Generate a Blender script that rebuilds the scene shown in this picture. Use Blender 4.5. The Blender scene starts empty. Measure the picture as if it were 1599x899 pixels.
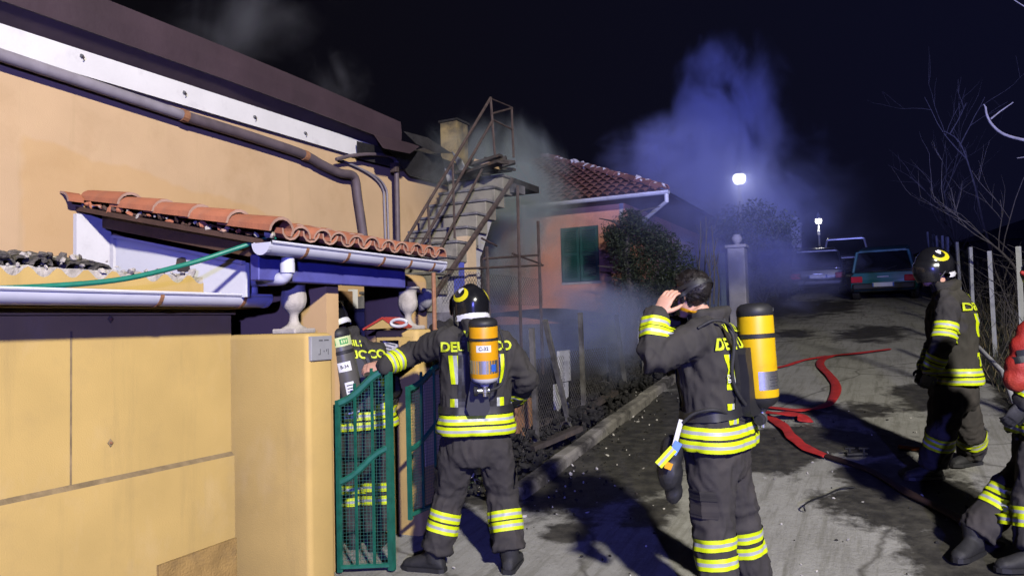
import bpy, bmesh, math, random
from mathutils import Vector, Matrix, noise
from mathutils.bvhtree import BVHTree

random.seed(7)
SC = bpy.context.scene
COL = SC.collection
V = Vector
PI = math.pi

# ------------------------------------------------------------------ camera
FPX, EYE = 1155.0, 1.6
cam_data = bpy.data.cameras.new('camera')
cam_data.sensor_width = 36.0
cam_data.lens = 36.0 * FPX / 1599.0
cam_data.clip_start = 0.05
cam_data.clip_end = 900
cam = bpy.data.objects.new('camera', cam_data)
COL.objects.link(cam)
CAMR = (Matrix.Rotation(math.radians(27), 3, 'Z') @ Matrix.Rotation(PI / 2 + math.radians(2.75), 3, 'X')
        @ Matrix.Rotation(math.radians(-1.5), 3, 'Z'))
CAMC = V((0, 0, EYE))
cam.matrix_world = Matrix.Translation(CAMC) @ CAMR.to_4x4()
SC.camera = cam

# ------------------------------------------------------------------ night sky
world = bpy.data.worlds.new('World')
SC.world = world
world.use_nodes = True
wn, wl = world.node_tree.nodes, world.node_tree.links
bg = wn['Background']
tc = wn.new('ShaderNodeTexCoord')
sep = wn.new('ShaderNodeSeparateXYZ')
wl.new(tc.outputs['Generated'], sep.inputs[0])
mr = wn.new('ShaderNodeMapRange')
mr.inputs['From Min'].default_value = -0.75
mr.inputs['From Max'].default_value = 0.25
wl.new(sep.outputs['X'], mr.inputs['Value'])
mx = wn.new('ShaderNodeMix')
mx.data_type = 'RGBA'
mx.inputs['A'].default_value = (0.0034, 0.0030, 0.0044, 1)
mx.inputs['B'].default_value = (0.0036, 0.0040, 0.0145, 1)
wl.new(mr.outputs['Result'], mx.inputs['Factor'])
wl.new(mx.outputs['Result'], bg.inputs['Color'])
bg.inputs['Strength'].default_value = 1.0

# ------------------------------------------------------------------ lights: floodlight and blue beacon of the fire engine behind the camera, added plume spot
def aim(o, tgt):
    o.rotation_euler = (V(tgt) - V(o.location)).to_track_quat('-Z', 'Y').to_euler()

ld = bpy.data.lights.new('floodlight', 'SPOT')
ld.energy = 10800
ld.color = (1.0, 0.95, 0.86)
ld.shadow_soft_size = 0.30
ld.spot_size = math.radians(67)
ld.spot_blend = 0.28
flood = bpy.data.objects.new('floodlight', ld)
flood.location = (6.0, -4.1, 7.2)
aim(flood, (-1.3, 5.2, 0.0))
COL.objects.link(flood)

ld = bpy.data.lights.new('beacon_light', 'POINT')
ld.energy = 2500
ld.color = (0.17, 0.18, 1.0)
ld.shadow_soft_size = 0.12
beacon = bpy.data.objects.new('beacon_light', ld)
beacon.location = (3.2, -5.1, 2.5)
COL.objects.link(beacon)
# added blue spot at the beacon, shaped to light the smoke plume
ld = bpy.data.lights.new('plume_spot', 'SPOT')
ld.energy = 31000
ld.color = (0.29, 0.33, 1.0)
ld.shadow_soft_size = 0.12
ld.spot_size = math.radians(35)
ld.spot_blend = 0.6
beam = bpy.data.objects.new('plume_spot', ld)
beam.location = (3.2, -5.1, 2.5)
aim(beam, (-1.9, 17.0, 8.7))
COL.objects.link(beam)

# ------------------------------------------------------------------ render settings
SC.view_settings.view_transform = 'Standard'
SC.view_settings.look = 'None'
SC.view_settings.exposure = 0
SC.view_settings.gamma = 1
SC.render.engine = 'CYCLES'
cy = SC.cycles
cy.use_denoising = True
cy.max_bounces = 5
cy.diffuse_bounces = 0
cy.glossy_bounces = 2
cy.transmission_bounces = 4
cy.transparent_max_bounces = 12
cy.volume_bounces = 1
cy.volume_max_steps = 96
cy.volume_step_rate = 1.0
cy.sample_clamp_indirect = 4
cy.sample_clamp_direct = 30

# ------------------------------------------------------------------ measuring helpers
def ray(px, py):
    return CAMR @ V(((px - 799.5) / FPX, -(py - 449.5) / FPX, -1.0))

def P(px, py, Y):
    return CAMC + ray(px, py) * Y

def onx(px, py, c):
    d = ray(px, py)
    return CAMC + d * (c / d.x)

def ony(px, py, c):
    d = ray(px, py)
    return CAMC + d * (c / d.y)

CF = V((-math.sin(math.radians(27)), math.cos(math.radians(27)), 0))
CR = V((math.cos(math.radians(27)), math.sin(math.radians(27)), 0))
UP = V((0, 0, 1))

def ss(a, b, x):
    t = max(0.0, min(1.0, (x - a) / (b - a)))
    return t * t * (3 - 2 * t)

def gz(x, y):
    if y < 3.2:
        z = 0.0
    elif y < 5.2:
        z = 0.115 * (y - 3.2) ** 2 / 4.0
    elif y < 10:
        z = 0.115 * (y - 4.2)
    elif y < 55:
        z = 0.667 + 0.104 * (y - 10)
    else:
        z = 0.667 + 0.104 * 45
    z += 0.35 * ss(1.0, 2.6, x) * ss(4, 9, y)
    z += 0.22 * ss(-3.0, -4.6, x) * ss(7, 9, y)
    return z

def gnd(px, py, lift=0.0):
    d = ray(px, py)
    t = 1.5
    while t < 80:
        p = CAMC + d * t
        if p.z <= gz(p.x, p.y) + lift:
            return p
        t += 0.01
    return p

# ------------------------------------------------------------------ materials
def M(name, c, rough=0.8, var=0.15, vs=6.0, bump=0.0, bs=60.0, metal=0.0, dirt=None, spec=0.5, rnd=0.0, emit=None, stretch=None, wear=None):
    m = bpy.data.materials.new(name)
    m.use_nodes = True
    n, l = m.node_tree.nodes, m.node_tree.links
    b = n['Principled BSDF']
    b.inputs['Roughness'].default_value = rough
    b.inputs['Metallic'].default_value = metal
    b.inputs['Specular IOR Level'].default_value = spec
    co = n.new('ShaderNodeTexCoord').outputs['Object']
    if stretch:
        mp = n.new('ShaderNodeMapping')
        mp.inputs['Scale'].default_value = stretch
        l.new(co, mp.inputs[0])
        co = mp.outputs[0]
    nz = n.new('ShaderNodeTexNoise')
    nz.inputs['Scale'].default_value = vs
    nz.inputs['Detail'].default_value = 6
    l.new(co, nz.inputs['Vector'])
    r = n.new('ShaderNodeMapRange')
    r.inputs['From Min'].default_value = 0.3
    r.inputs['From Max'].default_value = 0.7
    l.new(nz.outputs['Fac'], r.inputs['Value'])
    mix = n.new('ShaderNodeMix')
    mix.data_type = 'RGBA'
    mix.inputs['A'].default_value = tuple(x * (1 - var) for x in c[:3]) + (1,)
    mix.inputs['B'].default_value = tuple(min(1, x * (1 + var)) for x in c[:3]) + (1,)
    l.new(r.outputs['Result'], mix.inputs['Factor'])
    out = mix.outputs['Result']
    if dirt:
        dc, amt, dsc, lo, hi = dirt
        nd = n.new('ShaderNodeTexNoise')
        nd.inputs['Scale'].default_value = dsc
        nd.inputs['Detail'].default_value = 8
        nd.inputs['Roughness'].default_value = 0.65
        l.new(co, nd.inputs['Vector'])
        rd = n.new('ShaderNodeMapRange')
        rd.inputs['From Min'].default_value = lo
        rd.inputs['From Max'].default_value = hi
        rd.inputs['To Max'].default_value = amt
        l.new(nd.outputs['Fac'], rd.inputs['Value'])
        m2 = n.new('ShaderNodeMix')
        m2.data_type = 'RGBA'
        m2.inputs['B'].default_value = tuple(dc) + (1,)
        l.new(rd.outputs['Result'], m2.inputs['Factor'])
        l.new(out, m2.inputs['A'])
        out = m2.outputs['Result']
    if rnd:
        oi = n.new('ShaderNodeObjectInfo')
        r2 = n.new('ShaderNodeMapRange')
        r2.inputs['To Min'].default_value = 1 - rnd
        r2.inputs['To Max'].default_value = 1 + rnd
        l.new(oi.outputs['Random'], r2.inputs['Value'])
        hs = n.new('ShaderNodeHueSaturation')
        l.new(r2.outputs['Result'], hs.inputs['Value'])
        l.new(out, hs.inputs['Color'])
        out = hs.outputs['Color']
    l.new(out, b.inputs['Base Color'])
    if bump:
        nb = n.new('ShaderNodeTexNoise')
        nb.inputs['Scale'].default_value = bs
        nb.inputs['Detail'].default_value = 5
        l.new(co, nb.inputs['Vector'])
        bp = n.new('ShaderNodeBump')
        bp.inputs['Strength'].default_value = 1.0
        bp.inputs['Distance'].default_value = bump
        l.new(nb.outputs['Fac'], bp.inputs['Height'])
        l.new(bp.outputs['Normal'], b.inputs['Normal'])
    if emit:
        b.inputs['Emission Color'].default_value = tuple(emit[:3]) + (1,)
        b.inputs['Emission Strength'].default_value = emit[3]
    return m

def add_patch(m, dark, coord_fn):
    """mix a repaint / stain colour into the base colour by a mask built from object coordinates"""
    n, l = m.node_tree.nodes, m.node_tree.links
    b = n['Principled BSDF']
    src = b.inputs['Base Color'].links[0].from_socket
    mask = coord_fn(n, l)
    mm = n.new('ShaderNodeMix')
    mm.data_type = 'RGBA'
    mm.inputs['B'].default_value = tuple(dark) + (1,)
    l.new(mask, mm.inputs['Factor'])
    l.new(src, mm.inputs['A'])
    l.new(mm.outputs['Result'], b.inputs['Base Color'])

MT = {}
MT['stucco'] = M('stucco', (0.62, 0.425, 0.235), 0.9, 0.07, 2.2, 0.0016, 150, dirt=((0.40, 0.24, 0.10), 0.5, 1.7, 0.52, 0.80))
MT['stucco_low'] = M('stucco_low', (0.62, 0.425, 0.138), 0.88, 0.07, 2.6, 0.0016, 150, dirt=((0.42, 0.29, 0.12), 0.45, 2.2, 0.54, 0.80))
MT['ledge_dirt'] = M('ledge_dirt', (0.29, 0.21, 0.105), 0.95, 0.3, 12, 0.004, 90)
MT['mortar_ramp'] = M('mortar_ramp', (0.40, 0.25, 0.08), 0.95, 0.2, 9, 0.006, 70, dirt=((0.2, 0.14, 0.07), 0.6, 6, 0.5, 0.75))
MT['white_wood'] = M('white_wood', (0.78, 0.76, 0.74), 0.6, 0.06, 4, 0.001, 80, dirt=((0.42, 0.40, 0.40), 0.45, 5, 0.55, 0.8))
MT['white_panel'] = M('white_panel', (0.82, 0.82, 0.82), 0.45, 0.04, 3, 0.001, 30, dirt=((0.5, 0.48, 0.45), 0.35, 6, 0.56, 0.8))
MT['pvc'] = M('pvc', (0.70, 0.70, 0.78), 0.38, 0.05, 6, dirt=((0.42, 0.42, 0.46), 0.4, 7, 0.55, 0.8))
MT['band'] = M('band', (0.34, 0.16, 0.08), 0.6, 0.2, 30)
MT['grey_pipe'] = M('grey_pipe', (0.30, 0.27, 0.30), 0.5, 0.15, 9, dirt=((0.14, 0.11, 0.12), 0.6, 4, 0.5, 0.75))
MT['dark_pipe'] = M('dark_pipe', (0.13, 0.10, 0.11), 0.6, 0.2, 9)
MT['soffit'] = M('soffit', (0.20, 0.14, 0.13), 0.85, 0.15, 3, dirt=((0.12, 0.09, 0.09), 0.7, 2.5, 0.45, 0.75))
MT['roof_sheet'] = M('roof_sheet', (0.060, 0.038, 0.046), 0.55, 0.15, 3, 0.003, 20, dirt=((0.05, 0.035, 0.04), 0.7, 2.2, 0.5, 0.8))
MT['charred'] = M('charred', (0.022, 0.020, 0.020), 0.85, 0.4, 8, 0.01, 35)
MT['charwood'] = M('charwood', (0.05, 0.04, 0.035), 0.85, 0.4, 10, 0.006, 40, dirt=((0.22, 0.13, 0.06), 0.6, 7, 0.58, 0.72))
MT['wood'] = M('wood', (0.30, 0.17, 0.08), 0.75, 0.25, 9, 0.003, 60, stretch=(1, 1, 6))
MT['brown_beam'] = M('brown_beam', (0.085, 0.045, 0.03), 0.75, 0.25, 9, 0.003, 60)
MT['blue_beam'] = M('blue_beam', (0.10, 0.10, 0.36), 0.6, 0.12, 6, dirt=((0.06, 0.05, 0.14), 0.6, 5, 0.52, 0.75))
MT['tile'] = M('tile', (0.44, 0.155, 0.075), 0.85, 0.16, 9, 0.003, 120, dirt=((0.30, 0.16, 0.10), 0.5, 7, 0.55, 0.8), rnd=0.16)
MT['tile_edge'] = M('tile_edge', (0.44, 0.27, 0.19), 0.9, 0.2, 20, rnd=0.1)
MT['old_tile'] = M('old_tile', (0.16, 0.14, 0.12), 0.95, 0.5, 14, 0.012, 45, dirt=((0.03, 0.03, 0.025), 0.9, 12, 0.48, 0.6), rnd=0.25)
MT['far_tile'] = M('far_tile', (0.235, 0.10, 0.07), 0.9, 0.3, 5, 0.003, 60, dirt=((0.10, 0.05, 0.04), 0.7, 2.5, 0.45, 0.75), rnd=0.2)
MT['mortar'] = M('mortar', (0.52, 0.47, 0.40), 0.95, 0.25, 15, 0.008, 60)
MT['corrugated'] = M('corrugated', (0.50, 0.48, 0.45), 0.85, 0.15, 6, 0.003, 60, dirt=((0.22, 0.20, 0.18), 0.6, 5, 0.5, 0.75))
MT['urn'] = M('urn', (0.52, 0.47, 0.40), 0.92, 0.16, 12, 0.004, 110, dirt=((0.22, 0.19, 0.15), 0.6, 9, 0.5, 0.75))
MT['green_metal'] = M('green_metal', (0.015, 0.13, 0.085), 0.4, 0.2, 14, dirt=((0.008, 0.05, 0.04), 0.5, 18, 0.5, 0.7))
MT['green_wire'] = M('green_wire', (0.02, 0.11, 0.075), 0.5, 0.2, 14)
MT['green_hose'] = M('green_hose', (0.015, 0.20, 0.13), 0.4, 0.15, 20)
MT['steel'] = M('steel', (0.50, 0.51, 0.52), 0.32, 0.08, 12, metal=0.9)
MT['plate_metal'] = M('plate_metal', (0.50, 0.50, 0.50), 0.42, 0.06, 12, metal=0.35)
MT['slot'] = M('slot', (0.12, 0.12, 0.12), 0.6, 0.1, 10)
MT['paper'] = M('paper', (0.62, 0.60, 0.58), 0.8, 0.2, 40)
MT['red_paint'] = M('red_paint', (0.50, 0.06, 0.045), 0.5, 0.15, 14)
MT['white_plastic'] = M('white_plastic', (0.75, 0.74, 0.72), 0.4, 0.08, 10)
MT['black'] = M('black', (0.018, 0.018, 0.02), 0.55, 0.2, 12)
MT['black_gloss'] = M('black_gloss', (0.012, 0.012, 0.014), 0.22, 0.2, 12)
MT['rubber'] = M('rubber', (0.02, 0.02, 0.022), 0.7, 0.25, 18, 0.002, 90)
MT['fabric'] = M('fabric', (0.044, 0.041, 0.038), 0.9, 0.18, 9, 0.0009, 420, dirt=((0.075, 0.065, 0.055), 0.45, 4, 0.5, 0.8), spec=0.3)
MT['fabric_t'] = M('fabric_t', (0.046, 0.042, 0.041), 0.9, 0.18, 8, 0.0009, 420, dirt=((0.085, 0.07, 0.06), 0.45, 5, 0.5, 0.8), spec=0.3)
MT['yellow_tape'] = M('yellow_tape', (0.66, 0.80, 0.006), 0.55, 0.07, 30, dirt=((0.30, 0.34, 0.03), 0.5, 16, 0.55, 0.8), emit=None)
MT['silver_tape'] = M('silver_tape', (0.42, 0.44, 0.43), 0.42, 0.07, 30, 0.001, 200, dirt=((0.35, 0.36, 0.36), 0.5, 16, 0.55, 0.8))
MT['lettering'] = M('lettering', (0.62, 0.72, 0.03), 0.6, 0.1, 30)
MT['skin'] = M('skin', (0.62, 0.34, 0.235), 0.55, 0.12, 14, 0.0012, 260, spec=0.4)
MT['hair'] = M('hair', (0.014, 0.011, 0.010), 0.5, 0.4, 40, 0.004, 120)
MT['eye'] = M('eye', (0.75, 0.73, 0.70), 0.3, 0.03, 5)
MT['helmet'] = M('helmet', (0.010, 0.010, 0.012), 0.20, 0.2, 6, dirt=((0.06, 0.055, 0.05), 0.35, 7, 0.55, 0.8))
MT['helmet_yellow'] = M('helmet_yellow', (0.70, 0.62, 0.015), 0.4, 0.08, 10)
MT['helmet_white'] = M('helmet_white', (0.74, 0.74, 0.74), 0.4, 0.08, 10)
MT['tank_yellow'] = M('tank_yellow', (0.72, 0.45, 0.006), 0.42, 0.06, 7, dirt=((0.42, 0.24, 0.01), 0.5, 9, 0.55, 0.78))
MT['tank_orange'] = M('tank_orange', (0.74, 0.35, 0.006), 0.42, 0.06, 7, dirt=((0.42, 0.20, 0.01), 0.5, 9, 0.55, 0.78))
MT['tank_grey'] = M('tank_grey', (0.10, 0.095, 0.085), 0.4, 0.12, 7, dirt=((0.2, 0.18, 0.15), 0.4, 8, 0.55, 0.8))
MT['pale_band'] = M('pale_band', (0.62, 0.70, 0.34), 0.55, 0.06, 20)
MT['label_white'] = M('label_white', (0.78, 0.78, 0.76), 0.5, 0.05, 30, dirt=((0.5, 0.5, 0.48), 0.4, 14, 0.55, 0.75))
MT['print_dark'] = M('print_dark', (0.05, 0.05, 0.06), 0.6, 0.1, 30)
MT['print_green'] = M('print_green', (0.05, 0.30, 0.08), 0.6, 0.1, 30)
MT['label_teal'] = M('label_teal', (0.01, 0.27, 0.24), 0.5, 0.05, 30)
MT['label_blue'] = M('label_blue', (0.03, 0.12, 0.50), 0.5, 0.05, 30)
MT['hose_red'] = M('hose_red', (0.50, 0.028, 0.028), 0.65, 0.2, 10, 0.002, 140, dirt=((0.20, 0.03, 0.025), 0.6, 6, 0.5, 0.75))
MT['hose_orange'] = M('hose_orange', (0.60, 0.16, 0.05), 0.6, 0.15, 10)
MT['bag_red'] = M('bag_red', (0.36, 0.022, 0.014), 0.6, 0.15, 9, 0.003, 120, dirt=((0.6, 0.12, 0.05), 0.5, 3, 0.5, 0.75))
MT['strap_blue'] = M('strap_blue', (0.10, 0.22, 0.72), 0.6, 0.1, 20)
MT['kerb'] = M('kerb', (0.24, 0.225, 0.195), 0.9, 0.2, 6, 0.005, 60, dirt=((0.03, 0.027, 0.024), 0.95, 2.4, 0.43, 0.60), rnd=0.1)
MT['debris'] = M('debris', (0.013, 0.012, 0.011), 0.85, 0.5, 9, 0.012, 40, dirt=((0.12, 0.10, 0.085), 0.75, 11, 0.62, 0.72))
MT['debris_pale'] = M('debris_pale', (0.26, 0.25, 0.25), 0.9, 0.3, 12, 0.004, 60)
MT['pale_chip'] = M('pale_chip', (0.45, 0.43, 0.40), 0.85, 0.4, 20)
MT['fence_post'] = M('fence_post', (0.12, 0.115, 0.11), 0.85, 0.3, 9, 0.004, 60, dirt=((0.04, 0.035, 0.03), 0.9, 4, 0.46, 0.62))
MT['concrete_post'] = M('concrete_post', (0.33, 0.34, 0.37), 0.85, 0.15, 9, 0.004, 60)
MT['wire'] = M('wire', (0.16, 0.15, 0.14), 0.55, 0.25, 30, metal=0.4)
MT['brick_plank'] = M('brick_plank', (0.40, 0.20, 0.10), 0.85, 0.3, 12, 0.003, 60, dirt=((0.04, 0.03, 0.03), 0.9, 6, 0.5, 0.62))
MT['salmon'] = M('salmon', (0.74, 0.33, 0.22), 0.9, 0.09, 1.6, 0.004, 90, dirt=((0.28, 0.15, 0.12), 0.75, 1.1, 0.50, 0.74))
MT['shutter'] = M('shutter', (0.012, 0.085, 0.070), 0.55, 0.15, 10, dirt=((0.01, 0.05, 0.05), 0.5, 6, 0.5, 0.7))
MT['dull_white'] = M('dull_white', (0.56, 0.56, 0.56), 0.5, 0.1, 9, dirt=((0.3, 0.3, 0.3), 0.5, 8, 0.5, 0.75))
MT['step'] = M('step', (0.30, 0.275, 0.22), 0.9, 0.16, 6, 0.005, 60, dirt=((0.10, 0.09, 0.075), 0.75, 3.4, 0.50, 0.72))
MT['stair_white'] = M('stair_white', (0.46, 0.44, 0.43), 0.85, 0.1, 5, 0.003, 60, dirt=((0.20, 0.19, 0.19), 0.7, 4, 0.50, 0.72))
MT['stair_blue'] = M('stair_blue', (0.10, 0.12, 0.50), 0.7, 0.1, 8)
MT['cream'] = M('cream', (0.64, 0.48, 0.30), 0.85, 0.1, 5, 0.003, 60, dirt=((0.25, 0.2, 0.14), 0.6, 5, 0.52, 0.75))
MT['rust_iron'] = M('rust_iron', (0.075, 0.052, 0.045), 0.75, 0.35, 14, 0.003, 60)
MT['burnt_wall'] = M('burnt_wall', (0.20, 0.19, 0.20), 0.9, 0.3, 4, 0.006, 40, dirt=((0.03, 0.028, 0.028), 0.9, 2.5, 0.46, 0.66))
MT['leaf_dark'] = M('leaf_dark', (0.018, 0.028, 0.014), 0.65, 0.4, 8)
MT['leaf_mid'] = M('leaf_mid', (0.038, 0.052, 0.026), 0.65, 0.4, 8)
MT['leaf_dry'] = M('leaf_dry', (0.20, 0.16, 0.08), 0.8, 0.4, 12)
MT['bark'] = M('bark', (0.07, 0.062, 0.058), 0.9, 0.3, 12, 0.005, 50)
MT['bark_pale'] = M('bark_pale', (0.095, 0.088, 0.08), 0.9, 0.3, 12, 0.005, 50)
MT['car_navy'] = M('car_navy', (0.025, 0.028, 0.040), 0.3, 0.05, 2, dirt=((0.09, 0.085, 0.08), 0.4, 4, 0.5, 0.8))
MT['car_teal'] = M('car_teal', (0.025, 0.15, 0.155), 0.3, 0.05, 2, dirt=((0.12, 0.14, 0.13), 0.4, 4, 0.5, 0.8))
MT['car_silver'] = M('car_silver', (0.50, 0.50, 0.52), 0.35, 0.05, 2, metal=0.3)
MT['car_glass'] = M('car_glass', (0.010, 0.011, 0.014), 0.08, 0.1, 3)
MT['tail_red'] = M('tail_red', (0.62, 0.02, 0.04), 0.18, 0.08, 9)
MT['reg_plate'] = M('reg_plate', (0.75, 0.76, 0.78), 0.35, 0.03, 9)
MT['lamp_pole'] = M('lamp_pole', (0.42, 0.42, 0.43), 0.5, 0.15, 9)
MT['lamp_bulb'] = M('lamp_bulb', (0.9, 0.9, 0.9), 0.4, 0.0, 3, emit=(1.0, 0.98, 0.92, 9.0))
MT['gate_teal'] = M('gate_teal', (0.12, 0.17, 0.20), 0.6, 0.15, 9)
MT['dark_house'] = M('dark_house', (0.06, 0.06, 0.065), 0.9, 0.2, 3)
MT['soil'] = M('soil', (0.05, 0.042, 0.035), 0.95, 0.4, 5, 0.02, 20)

# ------------------------------------------------------------------ mesh builder
class MB:
    def __init__(s):
        s.v, s.f, s.m, s.mats = [], [], [], []
    def mi(s, mat):
        mat = MT[mat] if isinstance(mat, str) else mat
        if mat not in s.mats:
            s.mats.append(mat)
        return s.mats.index(mat)
    def add(s, vs, fs, mat):
        o = len(s.v)
        k = s.mi(mat)
        s.v += [V(p) for p in vs]
        s.f += [tuple(o + i for i in f) for f in fs]
        s.m += [k] * len(fs)
        return s
    def box(s, c, size, mat, rot=None):
        hx, hy, hz = size[0] / 2, size[1] / 2, size[2] / 2
        vs = [V((x, y, z)) for x in (-hx, hx) for y in (-hy, hy) for z in (-hz, hz)]
        if rot is not None:
            vs = [rot @ p for p in vs]
        c = V(c)
        return s.add([c + p for p in vs], [(0, 1, 3, 2), (4, 6, 7, 5), (0, 4, 5, 1), (2, 3, 7, 6), (0, 2, 6, 4), (1, 5, 7, 3)], mat)
    def box2(s, a, b, mat):
        a, b = V(a), V(b)
        return s.box((a + b) / 2, [abs(x) for x in (b - a)], mat)
    def bbox(s, a, b, mat, r=0.01, seg=2):
        a, b = V(a), V(b)
        bm = bmesh.new()
        bmesh.ops.create_cube(bm, size=1)
        for v in bm.verts:
            v.co = V([(a[i] + b[i]) / 2 + v.co[i] * abs(b[i] - a[i]) for i in range(3)])
        bmesh.ops.bevel(bm, geom=list(bm.edges), offset=r, segments=seg, affect='EDGES', profile=0.5)
        bm.verts.index_update()
        s.add([v.co.copy() for v in bm.verts], [[v.index for v in f.verts] for f in bm.faces], mat)
        bm.free()
        return s
    def loft(s, rings, mat, cap=True, closed=True):
        n = len(rings[0])
        vs = [p for r in rings for p in r]
        fs = []
        for i in range(len(rings) - 1):
            for j in range(n if closed else n - 1):
                k = (j + 1) % n
                fs.append((i * n + j, i * n + k, (i + 1) * n + k, (i + 1) * n + j))
        if cap and closed:
            fs.append(tuple(range(n - 1, -1, -1)))
            fs.append(tuple((len(rings) - 1) * n + j for j in range(n)))
        return s.add(vs, fs, mat)
    def tube(s, pts, r, mat, n=8, round_cap=False, flat=1.0, ref=None):
        pts = [V(p) for p in pts]
        rs = list(r) if isinstance(r, (list, tuple)) else [r] * len(pts)
        if round_cap:
            d0 = (pts[0] - pts[1]).normalized()
            d1 = (pts[-1] - pts[-2]).normalized()
            pre, prer, post, postr = [], [], [], []
            for a in (0.97, 0.78, 0.45):
                pre.append(pts[0] + d0 * rs[0] * a); prer.append(rs[0] * math.sqrt(1 - a * a))
            for a in (0.45, 0.78, 0.97):
                post.append(pts[-1] + d1 * rs[-1] * a); postr.append(rs[-1] * math.sqrt(1 - a * a))
            pts = pre + pts + post
            rs = prer + rs + postr
        rings = []
        t = (pts[1] - pts[0]).normalized()
        u = V(ref) if ref is not None else (V((0, 0, 1)) if abs(t.z) < 0.9 else V((1, 0, 0)))
        u = (u - t * u.dot(t)).normalized()
        for i, p in enumerate(pts):
            if i == 0:
                t = (pts[1] - pts[0])
            elif i == len(pts) - 1:
                t = (pts[-1] - pts[-2])
            else:
                t = (pts[i + 1] - p).normalized() + (p - pts[i - 1]).normalized()
            if t.length < 1e-9:
                t = V((0, 0, 1))
            t.normalize()
            u = (u - t * u.dot(t)).normalized()
            w = t.cross(u)
            rings.append([p + (u * math.cos(a) * flat + w * math.sin(a)) * rs[i] for a in [2 * PI * k / n for k in range(n)]])
        return s.loft(rings, mat)
    def lathe(s, prof, mat, n=24, mtx=None, cap=True):
        mtx = mtx or Matrix.Identity(4)
        rings = [[mtx @ V((r * math.cos(2 * PI * k / n), r * math.sin(2 * PI * k / n), z)) for k in range(n)] for r, z in prof]
        return s.loft(rings, mat, cap)
    def prism(s, poly, d, mat):
        """polygon (list of 3d points) extruded by vector d"""
        n = len(poly)
        d = V(d)
        a = [V(p) for p in poly]
        vs = a + [p + d for p in a]
        fs = [tuple(range(n - 1, -1, -1)), tuple(range(n, 2 * n))] + [(i, (i + 1) % n, n + (i + 1) % n, n + i) for i in range(n)]
        return s.add(vs, fs, mat)
    def ellipsoid(s, c, r, mat, n=16, m=10, rot=None):
        c = V(c)
        rings = []
        for i in range(1, m):
            th = PI * i / m
            ring = []
            for k in range(n):
                a = 2 * PI * k / n
                p = V((r[0] * math.sin(th) * math.cos(a), r[1] * math.sin(th) * math.sin(a), -r[2] * math.cos(th)))
                ring.append(c + (rot @ p if rot is not None else p))
            rings.append(ring)
        return s.loft(rings, mat)
    def build(s, name, parent=None, smooth=False, origin=None, kind=None, fix=True):
        me = bpy.data.meshes.new(name)
        og = V(origin) if origin is not None else V((0, 0, 0))
        me.from_pydata([p - og for p in s.v], [], s.f)
        for m in s.mats:
            me.materials.append(m)
        me.polygons.foreach_set('material_index', s.m)
        if fix:
            bm = bmesh.new()
            bm.from_mesh(me)
            bmesh.ops.recalc_face_normals(bm, faces=bm.faces)
            bm.to_mesh(me)
            bm.free()
        if smooth:
            me.polygons.foreach_set('use_smooth', [True] * len(me.polygons))
        me.update()
        return link(name, me, parent, og, kind)

def wmat(o):
    m = o.matrix_basis.copy()
    return wmat(o.parent) @ o.matrix_parent_inverse @ m if o.parent else m

def link(name, me, parent=None, loc=(0, 0, 0), kind=None):
    o = bpy.data.objects.new(name, me)
    COL.objects.link(o)
    o.location = loc
    if parent is not None:
        o.parent = parent
        o.matrix_parent_inverse = wmat(parent).inverted()
    if kind:
        o['kind'] = kind
    return o

def tag(o, label, cat, group=None):
    o['label'] = label
    o['category'] = cat
    if group:
        o['group'] = group
    return o

def thing(name, label, cat, loc=(0, 0, 0), group=None, rotz=0):
    o = bpy.data.objects.new(name, None)
    COL.objects.link(o)
    o.location = loc
    o.rotation_euler = (0, 0, rotz)
    o.empty_display_size = 0.1
    return tag(o, label, cat, group)

def autosmooth(o, ang=40):
    me = o.data
    me.polygons.foreach_set('use_smooth', [True] * len(me.polygons))
    me.set_sharp_from_angle(angle=math.radians(ang))
    return o

def place_copy(src, mtx, parent):
    """a piece that shares its mesh, standing at a world matrix"""
    o = src.copy()
    COL.objects.link(o)
    o.parent = parent
    o.matrix_parent_inverse = wmat(parent).inverted()
    o.matrix_basis = mtx
    return o

def lerp(a, b, t):
    return a + (b - a) * t

def spline(pts, n=8):
    pts = [V(p) for p in pts]
    out = []
    for i in range(len(pts) - 1):
        p0 = pts[max(i - 1, 0)]; p1 = pts[i]; p2 = pts[i + 1]; p3 = pts[min(i + 2, len(pts) - 1)]
        for k in range(n):
            t = k / n
            out.append(0.5 * ((2 * p1) + (p2 - p0) * t + (2 * p0 - 5 * p1 + 4 * p2 - p3) * t * t + (3 * p1 - p0 - 3 * p2 + p3) * t ** 3))
    out.append(pts[-1])
    return out

def lump(mb, c, r, mat):
    c = V(c)
    s0 = random.uniform(0, 99)
    bm = bmesh.new()
    bmesh.ops.create_icosphere(bm, subdivisions=1, radius=1)
    q = Matrix.Rotation(random.uniform(0, 6), 3, V((random.random(), random.random(), random.random() + .1)).normalized())
    sx = V((random.uniform(.6, 1.5), random.uniform(.5, 1.2), random.uniform(.35, .9)))
    vs = []
    for v in bm.verts:
        k = 1 + 0.6 * noise.noise(v.co * 1.7 + V((s0, 0, 0)))
        p = V((v.co.x * sx.x, v.co.y * sx.y, v.co.z * sx.z)) * r * k
        vs.append(c + q @ p)
    bm.verts.index_update()
    mb.add(vs, [[v.index for v in f.verts] for f in bm.faces], mat)
    bm.free()

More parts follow.
